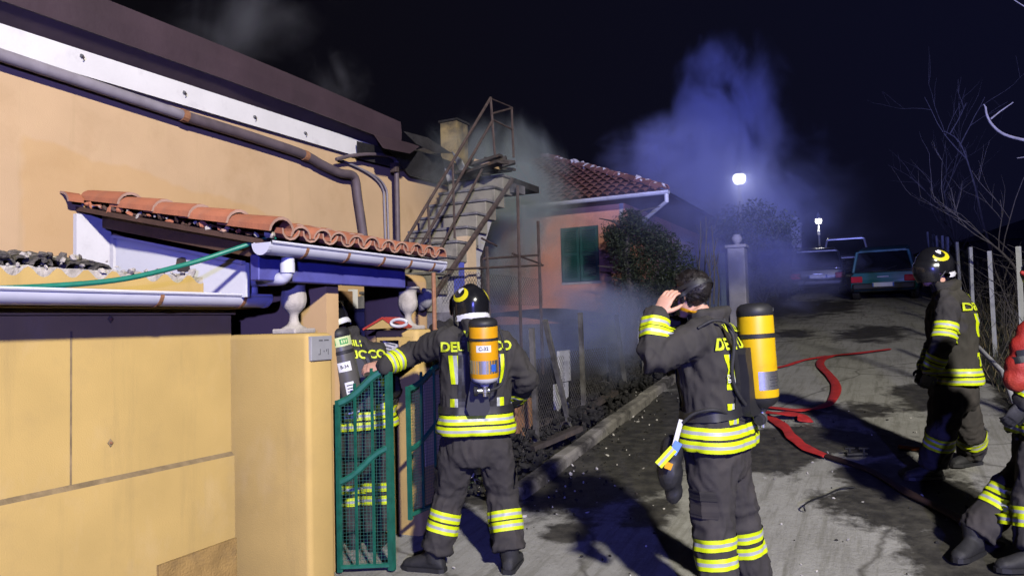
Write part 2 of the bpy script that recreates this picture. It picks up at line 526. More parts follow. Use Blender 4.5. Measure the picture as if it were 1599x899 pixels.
def text_mesh(txt, size=1.0, arc=None):
    cu = bpy.data.curves.new('lettering', 'FONT')
    cu.body = txt
    cu.size = size
    cu.align_x = 'CENTER'
    cu.align_y = 'CENTER'
    cu.offset = 0.035 * size
    cu.resolution_u = 3
    o = bpy.data.objects.new('lettering', cu)
    COL.objects.link(o)
    dg = bpy.context.evaluated_depsgraph_get()
    me = bpy.data.meshes.new_from_object(o.evaluated_get(dg))
    bpy.data.objects.remove(o)
    vs = [v.co.copy() for v in me.vertices]
    fs = [tuple(p.vertices) for p in me.polygons]
    return vs, fs

# ================================================================== GROUND
WET_SHADE = [  # dark wet / sooty areas of the lane, some holding painted cast shadow: pixel centre, radii in metres along x and y, strength
    (930, 735, 0.75, 1.1, 1.0), (1000, 690, 0.7, 1.6, 1.0), (1040, 640, 0.6, 1.5, 1.0), (850, 765, 0.35, 0.3, 0.7), (1010, 800, 0.25, 0.45, 0.85),
    (890, 830, 0.2, 0.25, 0.8), (1230, 690, 0.5, 0.7, 1.0), (1200, 720, 0.35, 0.4, 0.9), (1330, 690, 0.6, 0.5, 0.8), (1400, 760, 0.6, 0.8, 0.8),
    (1260, 480, 1.6, 3.0, 0.8), (1360, 520, 0.8, 1.6, 0.75), (1440, 620, 0.5, 1.2, 0.7), (790, 745, 0.3, 0.4, 0.8), (1100, 600, 0.6, 2.0, 0.9),
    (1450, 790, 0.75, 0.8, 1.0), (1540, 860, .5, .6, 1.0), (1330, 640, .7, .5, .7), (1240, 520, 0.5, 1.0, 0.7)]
WET_SHADE_P = [(gnd(a, b), rx, ry, k) for a, b, rx, ry, k in WET_SHADE]

def build_ground():
    xs = [-60, -40, -28, -20, -15, -12, -10] + [-9 + 0.5 * i for i in range(11)] + [-3.9 + 0.09 * i for i in range(74)] + [2.8 + 0.4 * i for i in range(10)] + [7.5, 9, 12, 16, 24, 40, 60]
    ys = [-30, -12, -6, -3, -1.5, -0.6, 0] + [0.3 + 0.12 * i for i in range(140)] + [17.2 + 0.6 * i for i in range(24)] + [33, 36, 40, 46, 55, 70, 100, 160, 260]
    vs, wet = [], []  # wet: real wetness plus painted cast shadow
    for y in ys:
        for x in xs:
            z = gz(x, y)
            if -4 < x < 2.9 and y < 17:
                z += 0.012 * noise.noise(V((x * 1.3, y * 1.3, 0))) + 0.004 * noise.noise(V((x * 5, y * 5, 3)))
                if x > 1.0:
                    z += 0.06 * noise.noise(V((x * 3, y * 3, 9))) * ss(1.0, 1.6, x)
            vs.append((x, y, z))
            w = 0.0
            for p, rx, ry, k in WET_SHADE_P:
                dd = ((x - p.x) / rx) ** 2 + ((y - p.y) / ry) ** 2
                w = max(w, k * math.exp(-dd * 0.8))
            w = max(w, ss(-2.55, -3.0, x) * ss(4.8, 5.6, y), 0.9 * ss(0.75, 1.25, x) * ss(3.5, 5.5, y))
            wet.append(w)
    n = len(xs)
    fs = [(j * n + i, j * n + i + 1, (j + 1) * n + i + 1, (j + 1) * n + i) for j in range(len(ys) - 1) for i in range(n - 1)]
    me = bpy.data.meshes.new('ground')
    me.from_pydata(vs, [], fs)
    at = me.attributes.new('wet', 'FLOAT', 'POINT')  # carries real wetness and the painted cast shadow together
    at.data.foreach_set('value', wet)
    me.polygons.foreach_set('use_smooth', [True] * len(fs))
    m = bpy.data.materials.new('lane_concrete')
    m.use_nodes = True
    nn, l = m.node_tree.nodes, m.node_tree.links
    b = nn['Principled BSDF']
    co = nn.new('ShaderNodeTexCoord').outputs['Object']
    def nz(sc, det=6, rough=0.6, st=None):
        t = nn.new('ShaderNodeTexNoise')
        t.inputs['Scale'].default_value = sc
        t.inputs['Detail'].default_value = det
        t.inputs['Roughness'].default_value = rough
        if st:
            mp = nn.new('ShaderNodeMapping'); mp.inputs['Scale'].default_value = st
            l.new(co, mp.inputs[0]); l.new(mp.outputs[0], t.inputs['Vector'])
        else:
            l.new(co, t.inputs['Vector'])
        return t.outputs['Fac']
    def mp(v, a, b_, c=0.0, d=1.0):
        r = nn.new('ShaderNodeMapRange')
        r.inputs['From Min'].default_value = a; r.inputs['From Max'].default_value = b_
        r.inputs['To Min'].default_value = c; r.inputs['To Max'].default_value = d
        l.new(v, r.inputs['Value'])
        return r.outputs['Result']
    def mixc(f, a, c):
        x = nn.new('ShaderNodeMix'); x.data_type = 'RGBA'
        l.new(f, x.inputs['Factor'])
        for s_, v in (('A', a), ('B', c)):
            if isinstance(v, tuple):
                x.inputs[s_].default_value = v + (1,)
            else:
                l.new(v, x.inputs[s_])
        return x.outputs['Result']
    base = mixc(mp(nz(1.1, 8, 0.7), 0.35, 0.65), (0.29, 0.285, 0.26), (0.41, 0.405, 0.375))
    base = mixc(mp(nz(6.0, 8, 0.7), 0.52, 0.75, 0, 0.55), base, (0.17, 0.165, 0.13))
    base = mixc(mp(nz(45.0, 3, 0.6), 0.58, 0.75, 0, 0.45), base, (0.48, 0.47, 0.43))
    base = mixc(mp(nz(2.2, 6, 0.65, (3.2, 0.35, 1)), 0.56, 0.72, 0, 0.6), base, (0.12, 0.115, 0.09))
    vo = nn.new('ShaderNodeTexVoronoi'); vo.feature = 'DISTANCE_TO_EDGE'; vo.inputs['Scale'].default_value = .55
    dn = nn.new('ShaderNodeTexNoise'); dn.inputs['Scale'].default_value = 2.5; dn.inputs['Detail'].default_value = 7; l.new(co, dn.inputs['Vector'])
    mv = nn.new('ShaderNodeMix'); mv.data_type = 'VECTOR'; mv.inputs['Factor'].default_value = .28; l.new(co, mv.inputs['A']); l.new(dn.outputs['Color'], mv.inputs['B'])
    l.new(mv.outputs['Result'], vo.inputs['Vector'])
    base = mixc(mp(vo.outputs['Distance'], 0.0, 0.012, .75, 0), base, (0.07, 0.065, 0.055))
    base = mixc(mp(nz(110.0, 2, .5), .60, .72, 0, .6), base, (0.12, 0.115, 0.10))
    base = mixc(mp(nz(3.5, 7, .7, (4.0, .25, 1)), .50, .66, 0, .55), base, (0.17, 0.165, 0.13))
    wa = nn.new('ShaderNodeAttribute'); wa.attribute_name = 'wet'  # wetness and painted cast shadow together
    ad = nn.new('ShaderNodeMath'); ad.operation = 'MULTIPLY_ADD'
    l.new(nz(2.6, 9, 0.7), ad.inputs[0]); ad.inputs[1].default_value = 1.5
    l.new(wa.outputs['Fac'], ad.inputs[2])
    wet_shade_m = mp(ad.outputs[0], 1.12, 1.32)
    col = mixc(wet_shade_m, base, mixc(mp(nz(9, 6), 0.4, 0.65), (0.040, 0.038, 0.034), (0.088, 0.083, 0.070)))
    l.new(col, b.inputs['Base Color'])
    l.new(mp(wet_shade_m, 0, 1, 0.85, 0.58), b.inputs['Roughness'])
    b.inputs['Specular IOR Level'].default_value = 0.3
    bp = nn.new('ShaderNodeBump'); bp.inputs['Distance'].default_value = 0.010
    l.new(nz(24, 8, 0.75), bp.inputs['Height'])
    l.new(bp.outputs['Normal'], b.inputs['Normal'])
    me.materials.append(m)
    o = bpy.data.objects.new('ground', me)
    COL.objects.link(o)
    o['kind'] = 'structure'
    return o
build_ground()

# kerb of the burnt garden
kerb = bpy.data.objects.new('kerb', None); COL.objects.link(kerb); kerb['kind'] = 'structure'
kerb.location = (-2.8, 6.0, gz(-2.8, 6.0))
y = 5.5
for i in range(9):
    L = 0.96 + random.uniform(-0.1, 0.1)
    a, b = y, y + L - 0.015
    mb = MB()
    dx = random.uniform(-0.012, 0.012)
    rings = []
    for yy in (a, (a + b) / 2, b):
        z0 = gz(-2.8, yy)
        h = 0.105 + random.uniform(-0.012, 0.008)
        rings.append([V((-2.88 + dx, yy, z0 - 0.15)), V((-2.73 + dx, yy, z0 - 0.15)), V((-2.73 + dx, yy, z0 + h - 0.025)), V((-2.755 + dx, yy, z0 + h)), V((-2.86 + dx, yy, z0 + h)), V((-2.88 + dx, yy, z0 + h - 0.02))])
    mb.loft(rings, 'kerb')
    mb.build('kerb_stone', kerb)
    y += L

# ================================================================== STREET WALL + SHED ROOF (left)
XW = -3.8
GR = onx(200, 741, XW).z      # height of the groove ledge
w = thing('boundary_wall', 'orange rendered street wall with a dirty ledge, below the lower white gutter', 'wall', (XW, 1.0, 0))
mb = MB()
mb.box2((XW - 0.2, -2.0, GR), (XW, 3.44, 1.70), 'stucco_low')
mb.build('wall', w)
mb = MB()
mb.box2((XW - 0.2, -2.0, -0.2), (XW + 0.028, 3.44, GR - 0.012), 'stucco_low')
mb.add([(XW + 0.028, -2, GR - 0.012), (XW + 0.028, 3.44, GR - 0.012), (XW - 0.001, 3.44, GR + 0.012), (XW - 0.001, -2, GR + 0.012)], [(0, 1, 2, 3)], 'ledge_dirt')
mb.build('plinth', w, fix=False)
j = onx(111, 600, XW)
mb = MB()
mb.box2((XW - 0.02, j.y - 0.006, GR + 0.01), (XW + 0.003, j.y + 0.004, 1.62), 'ledge_dirt')
mb.build('joint', w)
for py in (498, 691):
    c = onx(172, py, XW)
    mb = MB()
    mb.prism([c + V((0, 0, 0.022)), c + V((0, 0.017, 0)), c + V((0, 0, -0.022)), c + V((0, -0.017, 0))], (0.006, 0, 0), 'ledge_dirt')
    mb.lathe([(0.008, 0), (0.006, 0.008)], 'band', 8, Matrix.Translation(c + V((0.006, 0, 0))) @ Matrix.Rotation(PI / 2, 4, 'Y'))
    mb.build('anchor_plate', w)
a, b, c = onx(245, 882, XW + .03), onx(368, 838, XW + .03), onx(372, 915, XW + .03)
mb = MB()
mb.prism([V((XW + 0.028, a.y, a.z)), V((XW + 0.028, 3.43, b.z)), V((XW + 0.028, 3.43, -0.1)), V((XW + 0.028, a.y, -0.1))], (0.018, 0, 0), 'mortar_ramp')
mb.build('mortar_patch', w)
mb = MB()
for i in range(26):
    p = V((XW + 0.1 + random.uniform(0, 0.55), 3.28 - random.uniform(0, 0.5), 0.02))
    mb.ellipsoid(p, (random.uniform(.03, .09), random.uniform(.03, .08), random.uniform(.015, .04)), 'mortar', 6, 4)
r_ = mb.build('rubble')
r_['kind'] = 'stuff'

# shed roof above the wall: wavy mortared strip, corrugated sheet, old tiles
sh = thing('shed_roof', 'low lean-to roof of grey corrugated sheet over a wavy orange strip above the lower gutter', 'roof', (XW, 1.5, 1.7))
PER = 0.155
def wave(y):
    return 0.5 + 0.5 * math.cos(2 * PI * y / PER + 0.8 * math.sin(y * 3.1))
mb = MB()
N = 230
ys = [-1.2 + i * (3.46 + 1.2) / N for i in range(N + 1)]
lo, hi = [], []
for y in ys:
    z = 1.895 + 0.050 * wave(y) ** 1.4 + 0.006 * noise.noise(V((0, y * 9, 1)))
    hi.append(z)
for i in range(N):
    y0, y1 = ys[i], ys[i + 1]
    mb.add([(XW + 0.02, y0, 1.705), (XW + 0.02, y1, 1.705), (XW + 0.02, y1, hi[i + 1]), (XW + 0.02, y0, hi[i]),
            (XW - 0.05, y1, hi[i + 1]), (XW - 0.05, y0, hi[i])], [(0, 1, 2, 3), (3, 2, 4, 5)], 'stucco_low')
mb.build('wavy_strip', sh, fix=False)
mb = MB()
for i in range(N):
    y0, y1 = ys[i], ys[i + 1]
    za, zb = [1.935 + .016 * wave(q) + .010 * noise.noise(V((0, q * 14, 5))) for q in (y0, y1)]
    fx = [XW + .014 + .006 * noise.noise(V((0, q * 20, 2))) for q in (y0, y1)]
    mb.add([(fx[0], y0, 1.80), (fx[1], y1, 1.80), (fx[1], y1, zb), (fx[0], y0, za), (XW - .06, y1, zb + .004), (XW - .06, y0, za + .004)], [(0, 1, 2, 3), (3, 2, 4, 5)], 'mortar')
mb.build('mortar_fill', sh, fix=False)
mb = MB()
y = -0.6
while y < 3.4:
    yy = y + random.uniform(-0.02, 0.02)
    p = V((XW + 0.016, yy, 1.93 + 0.03 * wave(yy)))
    lump(mb, p + V((0, 0, .012)), random.uniform(.007, .022), 'mortar')
    y += random.uniform(0.02, 0.12)
o = mb.build('mortar_lumps', sh); o['kind'] = 'stuff'
def sheet(y0, y1):
    mb = MB()
    n = int((y1 - y0) / 0.02)
    top, bot = [], []
    for i in range(n + 1):
        y = y0 + (y1 - y0) * i / n
        wv = 0.028 * wave(y)
        bot.append(V((XW - 0.03, y, 1.935 + wv * .6)))
        top.append(V((-4.69, y, 1.985 + wv * .6)))
    for i in range(n):
        mb.add([bot[i], bot[i + 1], top[i + 1], top[i], bot[i] - V((0, 0, .012)), bot[i + 1] - V((0, 0, .012))], [(0, 1, 2, 3), (4, 5, 1, 0)], 'corrugated')
    return mb.build('corrugated_sheet', sh, smooth=True, fix=False)
sheet(-1.2, 0.4); sheet(0.4, 2.0); sheet(2.0, 3.4)

def barrel(L=0.42, r=0.078, taper=0.86, n=9, th=0.013, mat='tile', edge='tile_edge'):
    """one convex clay tile lying along +X (downhill = +X), crest up"""
    mb = MB()
    ro, ri = [], []
    rings = []
    for x, k in ((0, taper), (L * 0.5, (1 + taper) / 2), (L, 1.0)):
        rings.append(([V((x, math.cos(PI * j / (n - 1)) * r * k, math.sin(PI * j / (n - 1)) * r * k * 0.86)) for j in range(n)],
                      [V((x, math.cos(PI * j / (n - 1)) * (r * k - th), math.sin(PI * j / (n - 1)) * (r * k * 0.86 - th))) for j in range(n)]))
    for i in range(2):
        for j in range(n - 1):
            a, b = rings[i][0], rings[i + 1][0]
            mb.add([a[j], a[j + 1], b[j + 1], b[j]], [(0, 1, 2, 3)], mat)
            a, b = rings[i][1], rings[i + 1][1]
            mb.add([a[j], b[j], b[j + 1], a[j + 1]], [(0, 1, 2, 3)], mat)
    for i in (0, 2):
        for j in range(n - 1):
            a, b = rings[i]
            mb.add([a[j], a[j + 1], b[j + 1], b[j]], [(0, 1, 2, 3)], edge)
    for i in range(2):
        for j in (0, n - 1):
            mb.add([rings[i][0][j], rings[i + 1][0][j], rings[i + 1][1][j], rings[i][1][j]], [(0, 1, 2, 3)], edge)
    return mb

ot = barrel(0.3, 0.062, 0.9, 7, 0.014, 'old_tile', 'old_tile').build('old_tile', sh)
ot.matrix_basis = Matrix.Translation((-4.66, 1.0, 2.06))
for i in range(1, 21):
    m = Matrix.Translation((-4.66 + random.uniform(-.02, .03), 1.0 + i * 0.098 + random.uniform(-0.012, 0.012), 2.06 + random.uniform(-.008, .014))) @ Matrix.Rotation(0.22, 4, 'Y') @ Matrix.Rotation(random.uniform(-.14, .14), 4, 'Z')
    place_copy(ot, m, sh)
mb = MB()
for i in range(110):
    y = random.uniform(0.9, 3.0)
    lump(mb, (-4.42 + random.uniform(-.1, .12), y, 2.03 + random.uniform(0, .045)), random.uniform(.01, .03), 'old_tile' if random.random() < .8 else 'mortar')
o = mb.build('lichen_crumbs', sh); o['kind'] = 'stuff'

# half-round gutters
def gutter(name, label, x, y0, y1, ztop, r, bands, mat='pvc', drop=0.0):
    g = thing(name, label, 'gutter', (x, y1, ztop))
    mb = MB()
    n = 11
    prof = [(math.cos(PI + PI * j / (n - 1)) * r, math.sin(PI + PI * j / (n - 1)) * r) for j in range(n)]
    prof = [(-r, 0.006)] + prof + [(r, 0.004), (r + 0.009, 0.010), (r + 0.013, 0.0), (r + 0.006, -0.008)]
    def ring(y, k=1.0):
        z = ztop - drop * (y - y0)
        outer = [V((x + a * k, y, z + b * k)) for a, b in prof]
        inner = [V((x + a * (k - 0.06), y, z + b * (k - 0.06) + 0.001)) for a, b in reversed(prof[:-3])]
        return outer + inner
    mb.loft([ring(y0), ring((y0 + y1) / 2), ring(y1)], mat)
    o = mb.build('channel', g); autosmooth(o, 50)
    for yy in (y0, y1):
        mb = MB()
        z = ztop - drop * (yy - y0)
        mb.prism([V((x + a * 1.05, yy - 0.012, z + b * 1.05)) for a, b in prof[1:n + 1]], (0, 0.024, 0), mat)
        mb.build('end_cap', g)
    for by in bands:
        mb = MB()
        z = ztop - drop * (by - y0)
        ra = [V((x + a * 1.06, by - 0.011, z + b * 1.06)) for a, b in prof[1:n + 2]]
        rb = [p + V((0, 0.022, 0)) for p in ra]
        ia = [V((x + a * 1.01, by - 0.011, z + b * 1.01)) for a, b in prof[1:n + 2]]
        ib = [p + V((0, 0.022, 0)) for p in ia]
        mb.loft([ia, ra, rb, ib], 'band' if mat == 'pvc' else 'rust_iron', cap=False, closed=False)
        mb.build('bracket', g, fix=False)
    return g
lowY1 = onx(420, 470, -3.48).y
gutter('rain_gutter', 'long white plastic gutter along the street wall at eye level, lower of the two', -3.53, -1.5, lowY1, 1.812, 0.070,
       [onx(252, 470, -3.47).y, onx(382, 470, -3.47).y, onx(-120, 470, -3.47).y])
bnd = thing('eave_batten', 'yellow timber batten under the lower white gutter', 'batten', (-3.68, 1, 1.72))
mb = MB(); mb.box2((-3.775, -1.5, 1.738), (-3.585, lowY1 - 0.03, 1.758), 'stucco_low'); mb.build('batten', bnd)
gutter('rain_gutter', 'white plastic gutter along the lower edge of the clay tile canopy over the gate', -3.10, 3.03, onx(694, 415, -3.05).y, 2.085, 0.066,
       [onx(q, 400, -3.05).y for q in (478, 543, 598, 640, 676)], drop=0.004)

# white downpipe linking the two gutters
dp = thing('downpipe', 'thick white plastic elbow pipe joining the upper gutter to the lower gutter', 'drain pipe', (-3.1, 3.2, 1.8))
mb = MB()
a0 = onx(450, 398, -3.13)
pts = [a0 + V((0, 0, 0.04)), onx(449, 418, -3.13), onx(446, 430, -3.15), onx(436, 436, -3.2), onx(412, 436, -3.36), onx(398, 438, -3.45), onx(392, 444, -3.5), onx(391, 470, -3.52)]
mb.tube(spline(pts, 5), 0.038, 'pvc', 14)
o = mb.build('pipe', dp); autosmooth(o, 60)
for q, ax in ((pts[1], (0, 0, 1)), (pts[4], (1, -.2, 0)), (lerp(pts[6], pts[7], 0.25), (0, 0, 1))):
    mb = MB(); ax = V(ax).normalized()
    mb.tube([q - ax * .03, q + ax * .03], 0.043, 'pvc', 14)
    o = mb.build('collar', dp); autosmooth(o, 40)

# ================================================================== GATE PILLARS, URNS
def pillar(label, x0, x1, y0, y1, h):
    p = thing('gate_pillar', label, 'pillar', ((x0 + x1) / 2, (y0 + y1) / 2, 0))
    mb = MB(); mb.bbox((x0, y0, -0.2), (x1, y1, h), 'stucco_low', 0.035, 4)
    o = mb.build('shaft', p); autosmooth(o, 50)
    return p
PX1 = -3.15
pillar('broad orange gate pillar holding the metal switch plate and the nearer urn', XW - 0.1, PX1, 3.435, 3.67, 1.574)
pillar('orange gate pillar with the farther urn on top, beyond the gate opening', -3.55, PX1, 4.60, 4.98, 1.575)

def urn(label, c, h):
    prof = [(0.0, 0.0), (0.46, 0.0), (0.46, 0.05), (0.40, 0.09), (0.22, 0.15), (0.155, 0.22), (0.14, 0.30), (0.16, 0.345), (0.25, 0.40), (0.36, 0.47), (0.41, 0.56), (0.415, 0.66),
            (0.385, 0.76), (0.37, 0.84), (0.395, 0.90), (0.46, 0.945), (0.52, 0.955), (0.53, 0.985), (0.50, 1.0), (0.42, 0.995), (0.36, 0.93), (0.33, 0.80), (0.30, 0.6), (0.0, 0.5)]
    t = thing('garden_urn', label, 'urn', c, 'stone urns on the gate pillars')
    mb = MB()
    n = 40
    rings = []
    for r, z in prof[:]:
        ring = []
        for k in range(n):
            a = 2 * PI * k / n
            rr = r
            if 0.36 < z < 0.72 and r > 0.3:
                rr = r * (1 + 0.025 * math.cos(a * 12))
            ring.append(V(c) + V((rr * h * 0.56 * math.cos(a), rr * h * 0.56 * math.sin(a), z * h)))
        rings.append(ring)
    mb.loft(rings, 'urn')
    o = mb.build('bowl', t); autosmooth(o, 55)
    mb = MB(); mb.bbox((c[0] - .095, c[1] - .095, c[2] - 0.004), (c[0] + .095, c[1] + .095, c[2] + 0.028), 'urn', 0.008)
    mb.build('base', t)
urn('weathered stone urn on the broad pillar above the switch plate', (-3.37, 3.555, 1.577), 0.345)
urn('weathered stone urn on the farther pillar beside the red gabled letterbox', (-3.36, 4.79, 1.578), 0.33)

sp = thing('switch_plate', 'square grey metal intercom plate fixed on the broad orange pillar', 'wall plate', (PX1, 3.55, 1.48))
a, b = onx(483, 525, PX1), onx(518, 562, PX1)
ya, yb, za, zb = a.y, min(b.y, 3.64), b.z + 0.005, a.z
mb = MB(); mb.bbox((PX1 - 0.01, ya, za), (PX1 + 0.014, yb, zb), 'plate_metal', 0.004); mb.build('plate', sp)
for (u, v, du, dv) in ((.45, .82, .18, .05), (.72, .82, .22, .05), (.42, .36, .025, .22), (.72, .40, .03, .10), (.80, .34, .025, .24), (.60, .37, .025, .06), (.38, .25, .10, .03)):
    mb = MB(); yy = lerp(ya, yb, u); zz = lerp(za, zb, v)
    mb.box((PX1 + 0.014, yy, zz), (0.004, du * (yb - ya), dv * (zb - za)), 'slot'); mb.build('slot', sp)

# glossy panel added on the far pillar to catch a bright glare, letterbox
md = thing('glare_panel', 'added glossy cream panel catching a glare on the far pillar behind the green gate leaf', 'panel', (PX1, 4.8, 0.8))
mb = MB(); mb.bbox((PX1 - 0.005, 4.66, 0.55), (PX1 + 0.012, 4.92, 1.22), MT.setdefault('cream_gloss', M('cream_gloss', (0.62, 0.48, 0.30), 0.22, 0.06, 6)), 0.004); mb.build('glare_plate', md)
mb = MB(); mb.box((PX1 + 0.016, 4.89, 0.9), (0.010, 0.014, 0.06), 'steel'); mb.build('handle', md)

lb = thing('letterbox', 'orange letterbox stuffed with papers under a red gabled lid beside the far urn', 'letterbox', (-3.4, 4.45, 1.2))
yb_ = 4.44
pa, pb = ony(588, 527, yb_), ony(627, 575, yb_)
x0, x1, z0, z1 = pa.x, pb.x, pb.z, pa.z
mb = MB()
t_ = 0.022
mb.box2((x0, yb_, z0), (x0 + t_, yb_ + 0.15, z1), 'stucco_low'); mb.box2((x1 - t_, yb_, z0), (x1, yb_ + 0.15, z1), 'stucco_low')
mb.box2((x0 + t_, yb_, z1 - t_), (x1 - t_, yb_ + 0.15, z1), 'stucco_low'); mb.box2((x0 + t_, yb_, z0), (x1 - t_, yb_ + 0.15, z0 + t_), 'stucco_low')
mb.box2((x0 + t_, yb_ + 0.12, z0 + t_), (x1 - t_, yb_ + 0.15, z1 - t_), 'black')
mb.build('box', lb)
mb = MB()
mb.box(((x0 + x1) / 2 - 0.01, yb_ + 0.03, (z0 + z1) / 2 - 0.01), (x1 - x0 - 0.06, 0.01, (z1 - z0) * 0.74), 'paper', Matrix.Rotation(0.22, 3, 'Y'))
for i in range(7):
    mb.box(((x0 + x1) / 2 - 0.015 + random.uniform(-.02, .02), yb_ + 0.024, (z0 + z1) / 2 - 0.07 + i * 0.022), (0.07 + random.uniform(-.02, .02), 0.003, 0.008), 'slot', Matrix.Rotation(0.22, 3, 'Y'))
mb.build('newspaper', lb)
q0, q1, q2 = ony(567, 516, yb_), ony(597, 498, yb_), ony(618, 513, yb_)
mb = MB()
for a, b in ((q0, q1), (q1, q2)):
    d = (b - a).normalized(); nn_ = V((-d.z, 0, d.x)) * 0.016
    mb.prism([a, b, b + nn_, a + nn_], (0, 0.20, 0), 'red_paint')
mb.build('gable_lid', lb)
mb = MB(); mb.prism([lerp(q0, q1, .15) - V((0, 0, 0.004)), q1 - V((0, 0, 0.006)), lerp(q2, q1, .15) - V((0, 0, 0.004))], (0, 0.15, 0), 'stucco_low'); mb.build('gable', lb)
mb = MB()
pts = [lb.location + V((0.02 + .085 * math.cos(a), 0.02, 0.375 + .03 * math.sin(a))) for a in [2 * PI * i / 16 for i in range(17)]]
c0 = ony(623, 504, yb_)
pts = [c0 + V((.07 * math.cos(a), 0, .026 * math.sin(a))) for a in [2 * PI * i / 16 for i in range(17)]]
mb.tube(pts, 0.012, 'white_plastic', 8)
o = mb.build('plastic_ring'); tag(o, 'white plastic ring handle lying beside the red gabled lid near the far urn', 'plastic ring'); autosmooth(o)

# ================================================================== GREEN GATE
def gate_leaf(label, O, U, w_, h0, h1, scurve, nb, mesh_top):
    """O hinge foot, U direction of the leaf, w_ width, h0/h1 heights at hinge/free side"""
    U = V(U).normalized()
    g = thing('gate_leaf', label, 'gate', O, None)
    O = V(O)
    at = lambda u, z: O + U * (u * w_) + V((0, 0, z))
    nrm = U.cross(UP).normalized()
    def bar(a, b, r, name, mat='green_metal'):
        mb = MB(); d = (b - a)
        rot = d.to_track_quat('Z', 'Y').to_matrix()
        mb.box((a + b) / 2, (r * 2, r * 2, d.length), mat, rot)
        return mb.build(name, g)
    bar(at(0, 0.0), at(0, h0), 0.013, 'hinge_post')
    bar(at(1, 0.0), at(1, h1), 0.019, 'lock_post')
    mb = MB(); mb.tube([at(0.02, 0.03), at(0.98, 0.03)], 0.015, 'green_metal', 6); mb.build('bottom_rail', g)
    def srail(za, zb, r):
        mb = MB()
        pts = []
        for i in range(13):
            u = i / 12
            s_ = u + scurve * math.sin(2 * PI * u)
            pts.append(at(0.02 + 0.96 * u, lerp(za, zb, s_)))
        mb.tube(pts, r, 'green_metal', 6, flat=1.6)
        mb.build('curved_rail', g)
    srail(h0 - 0.02, h1 - 0.015, 0.015)
    srail(h0 * 0.52, h1 * 0.60, 0.013)
    for i in range(1, nb + 1):
        u = i / (nb + 1)
        s_ = u + scurve * math.sin(2 * PI * u)
        bar(at(u, 0.03), at(u, lerp(h0, h1, s_) + 0.05), 0.0075, 'bar')
    mb = MB()
    st = 0.022
    r = 0.0011
    k = int(w_ / st)
    for i in range(1, k):
        u = i / k
        s_ = u + scurve * math.sin(2 * PI * u)
        a, b = at(u, 0.04), at(u, lerp(h0, h1, s_) - 0.03)
        mb.add([a - U * r, a + U * r, b + U * r, b - U * r], [(0, 1, 2, 3)], 'green_wire')
    for i in range(int(max(h0, h1) / st)):
        z = 0.05 + i * st
        us = [u / 40 for u in range(41) if lerp(h0, h1, u / 40 + scurve * math.sin(2 * PI * u / 40)) - 0.03 > z]
        if len(us) > 1:
            a, b = at(min(us), z), at(max(us), z)
            mb.add([a - UP * r, b - UP * r, b + UP * r, a + UP * r], [(0, 1, 2, 3)], 'green_wire')
    o = mb.build('wire_mesh', g, fix=False); o['kind'] = 'stuff'
    return g
gh = V((-3.235, 3.80, 0.03)); gf = V((-2.945, 3.965, 0.03))
gate_leaf('green metal gate leaf with rising curved top rail, standing open by the broad pillar', gh, gf - gh, (gf - gh).length, 1.10, 1.31, -0.07, 2, 1)
a = V((-3.03, 4.30, 0.26)); b = V((-3.03, 4.80, 0.26))
gate_leaf('green metal gate leaf folded open in front of the far pillar, behind the outstretched arm', a, b - a, (b - a).length, 0.92, 1.08, -0.09, 2, 1)

# courtyard behind the gate: slab wall, column, door, oddments
cw = thing('courtyard_wall', 'orange wall return behind the nearer urn under the canopy', 'wall', (-4.0, 3.9, 0))
mb = MB(); mb.box2((-4.68, 3.78, -0.1), (-3.30, 3.90, 1.93), 'stucco'); mb.build('wall', cw)
yc = 5.02
a, b = ony(563, 450, yc), ony(629, 450, yc)
cl = thing('canopy_column', 'broad rounded cream column under the canopy behind the letterbox', 'column', ((a.x + b.x) / 2, yc + .2, 0))
mb = MB(); mb.bbox((a.x, yc, -0.1), (b.x, yc + 0.4, 2.04), 'stucco', 0.07, 4); o = mb.build('shaft', cl); autosmooth(o)
dr = thing('house_door', 'brown framed glazed door with a white edge strip under the canopy', 'door', (-4.6, 5.6, 0))
xd = -4.63
p0, p1 = onx(506, 465, xd), onx(549, 462, xd)
mb = MB()
ya, yb = p0.y, p1.y
top = 1.95
mb.box2((xd - .03, ya, 0), (xd + .03, ya + 0.08, top), 'wood'); mb.box2((xd - .03, yb - 0.10, 0), (xd + .03, yb - 0.02, top), 'wood')
mb.box2((xd - .03, ya + .08, top - 0.09), (xd + .03, yb - 0.10, top), 'wood'); mb.box2((xd - .03, ya + .08, 0.02), (xd + .03, yb - .10, .5), 'wood')
mb.build('frame', dr)
mb = MB(); mb.box2((xd - .028, yb - 0.018, 0), (xd + .036, yb + 0.05, top + .02), 'white_wood'); mb.build('edge_strip', dr)
mb = MB(); mb.box2((xd - .008, ya + .08, .5), (xd + .008, yb - .10, top - .09), 'car_glass'); mb.build('pane', dr)
for i in range(6):
    mb = MB(); zz = 1.02 + i * 0.13
    mb.box((xd + 0.018, (ya + yb) / 2, zz), (0.008, yb - ya - .20, 0.022), 'dull_white', Matrix.Rotation(0.3, 3, 'Y')); mb.build('blind_slat', dr)
bl = thing('blue_barrel', 'light blue plastic tub behind the nearer urn', 'tub', (-4.45, 4.9, 1.3))
c = onx(490, 470, -4.4); mb = MB(); mb.lathe([(0.0, 0), (0.15, 0), (0.19, 0.30), (0.2, .31), (0.18, .31), (0.14, .02)], MT.setdefault('tub_blue', M('tub_blue', (0.10, 0.25, 0.62), 0.5, 0.1, 6)), 20, Matrix.Translation((c.x, c.y, c.z - .2)))
o = mb.build('tub', bl); autosmooth(o)
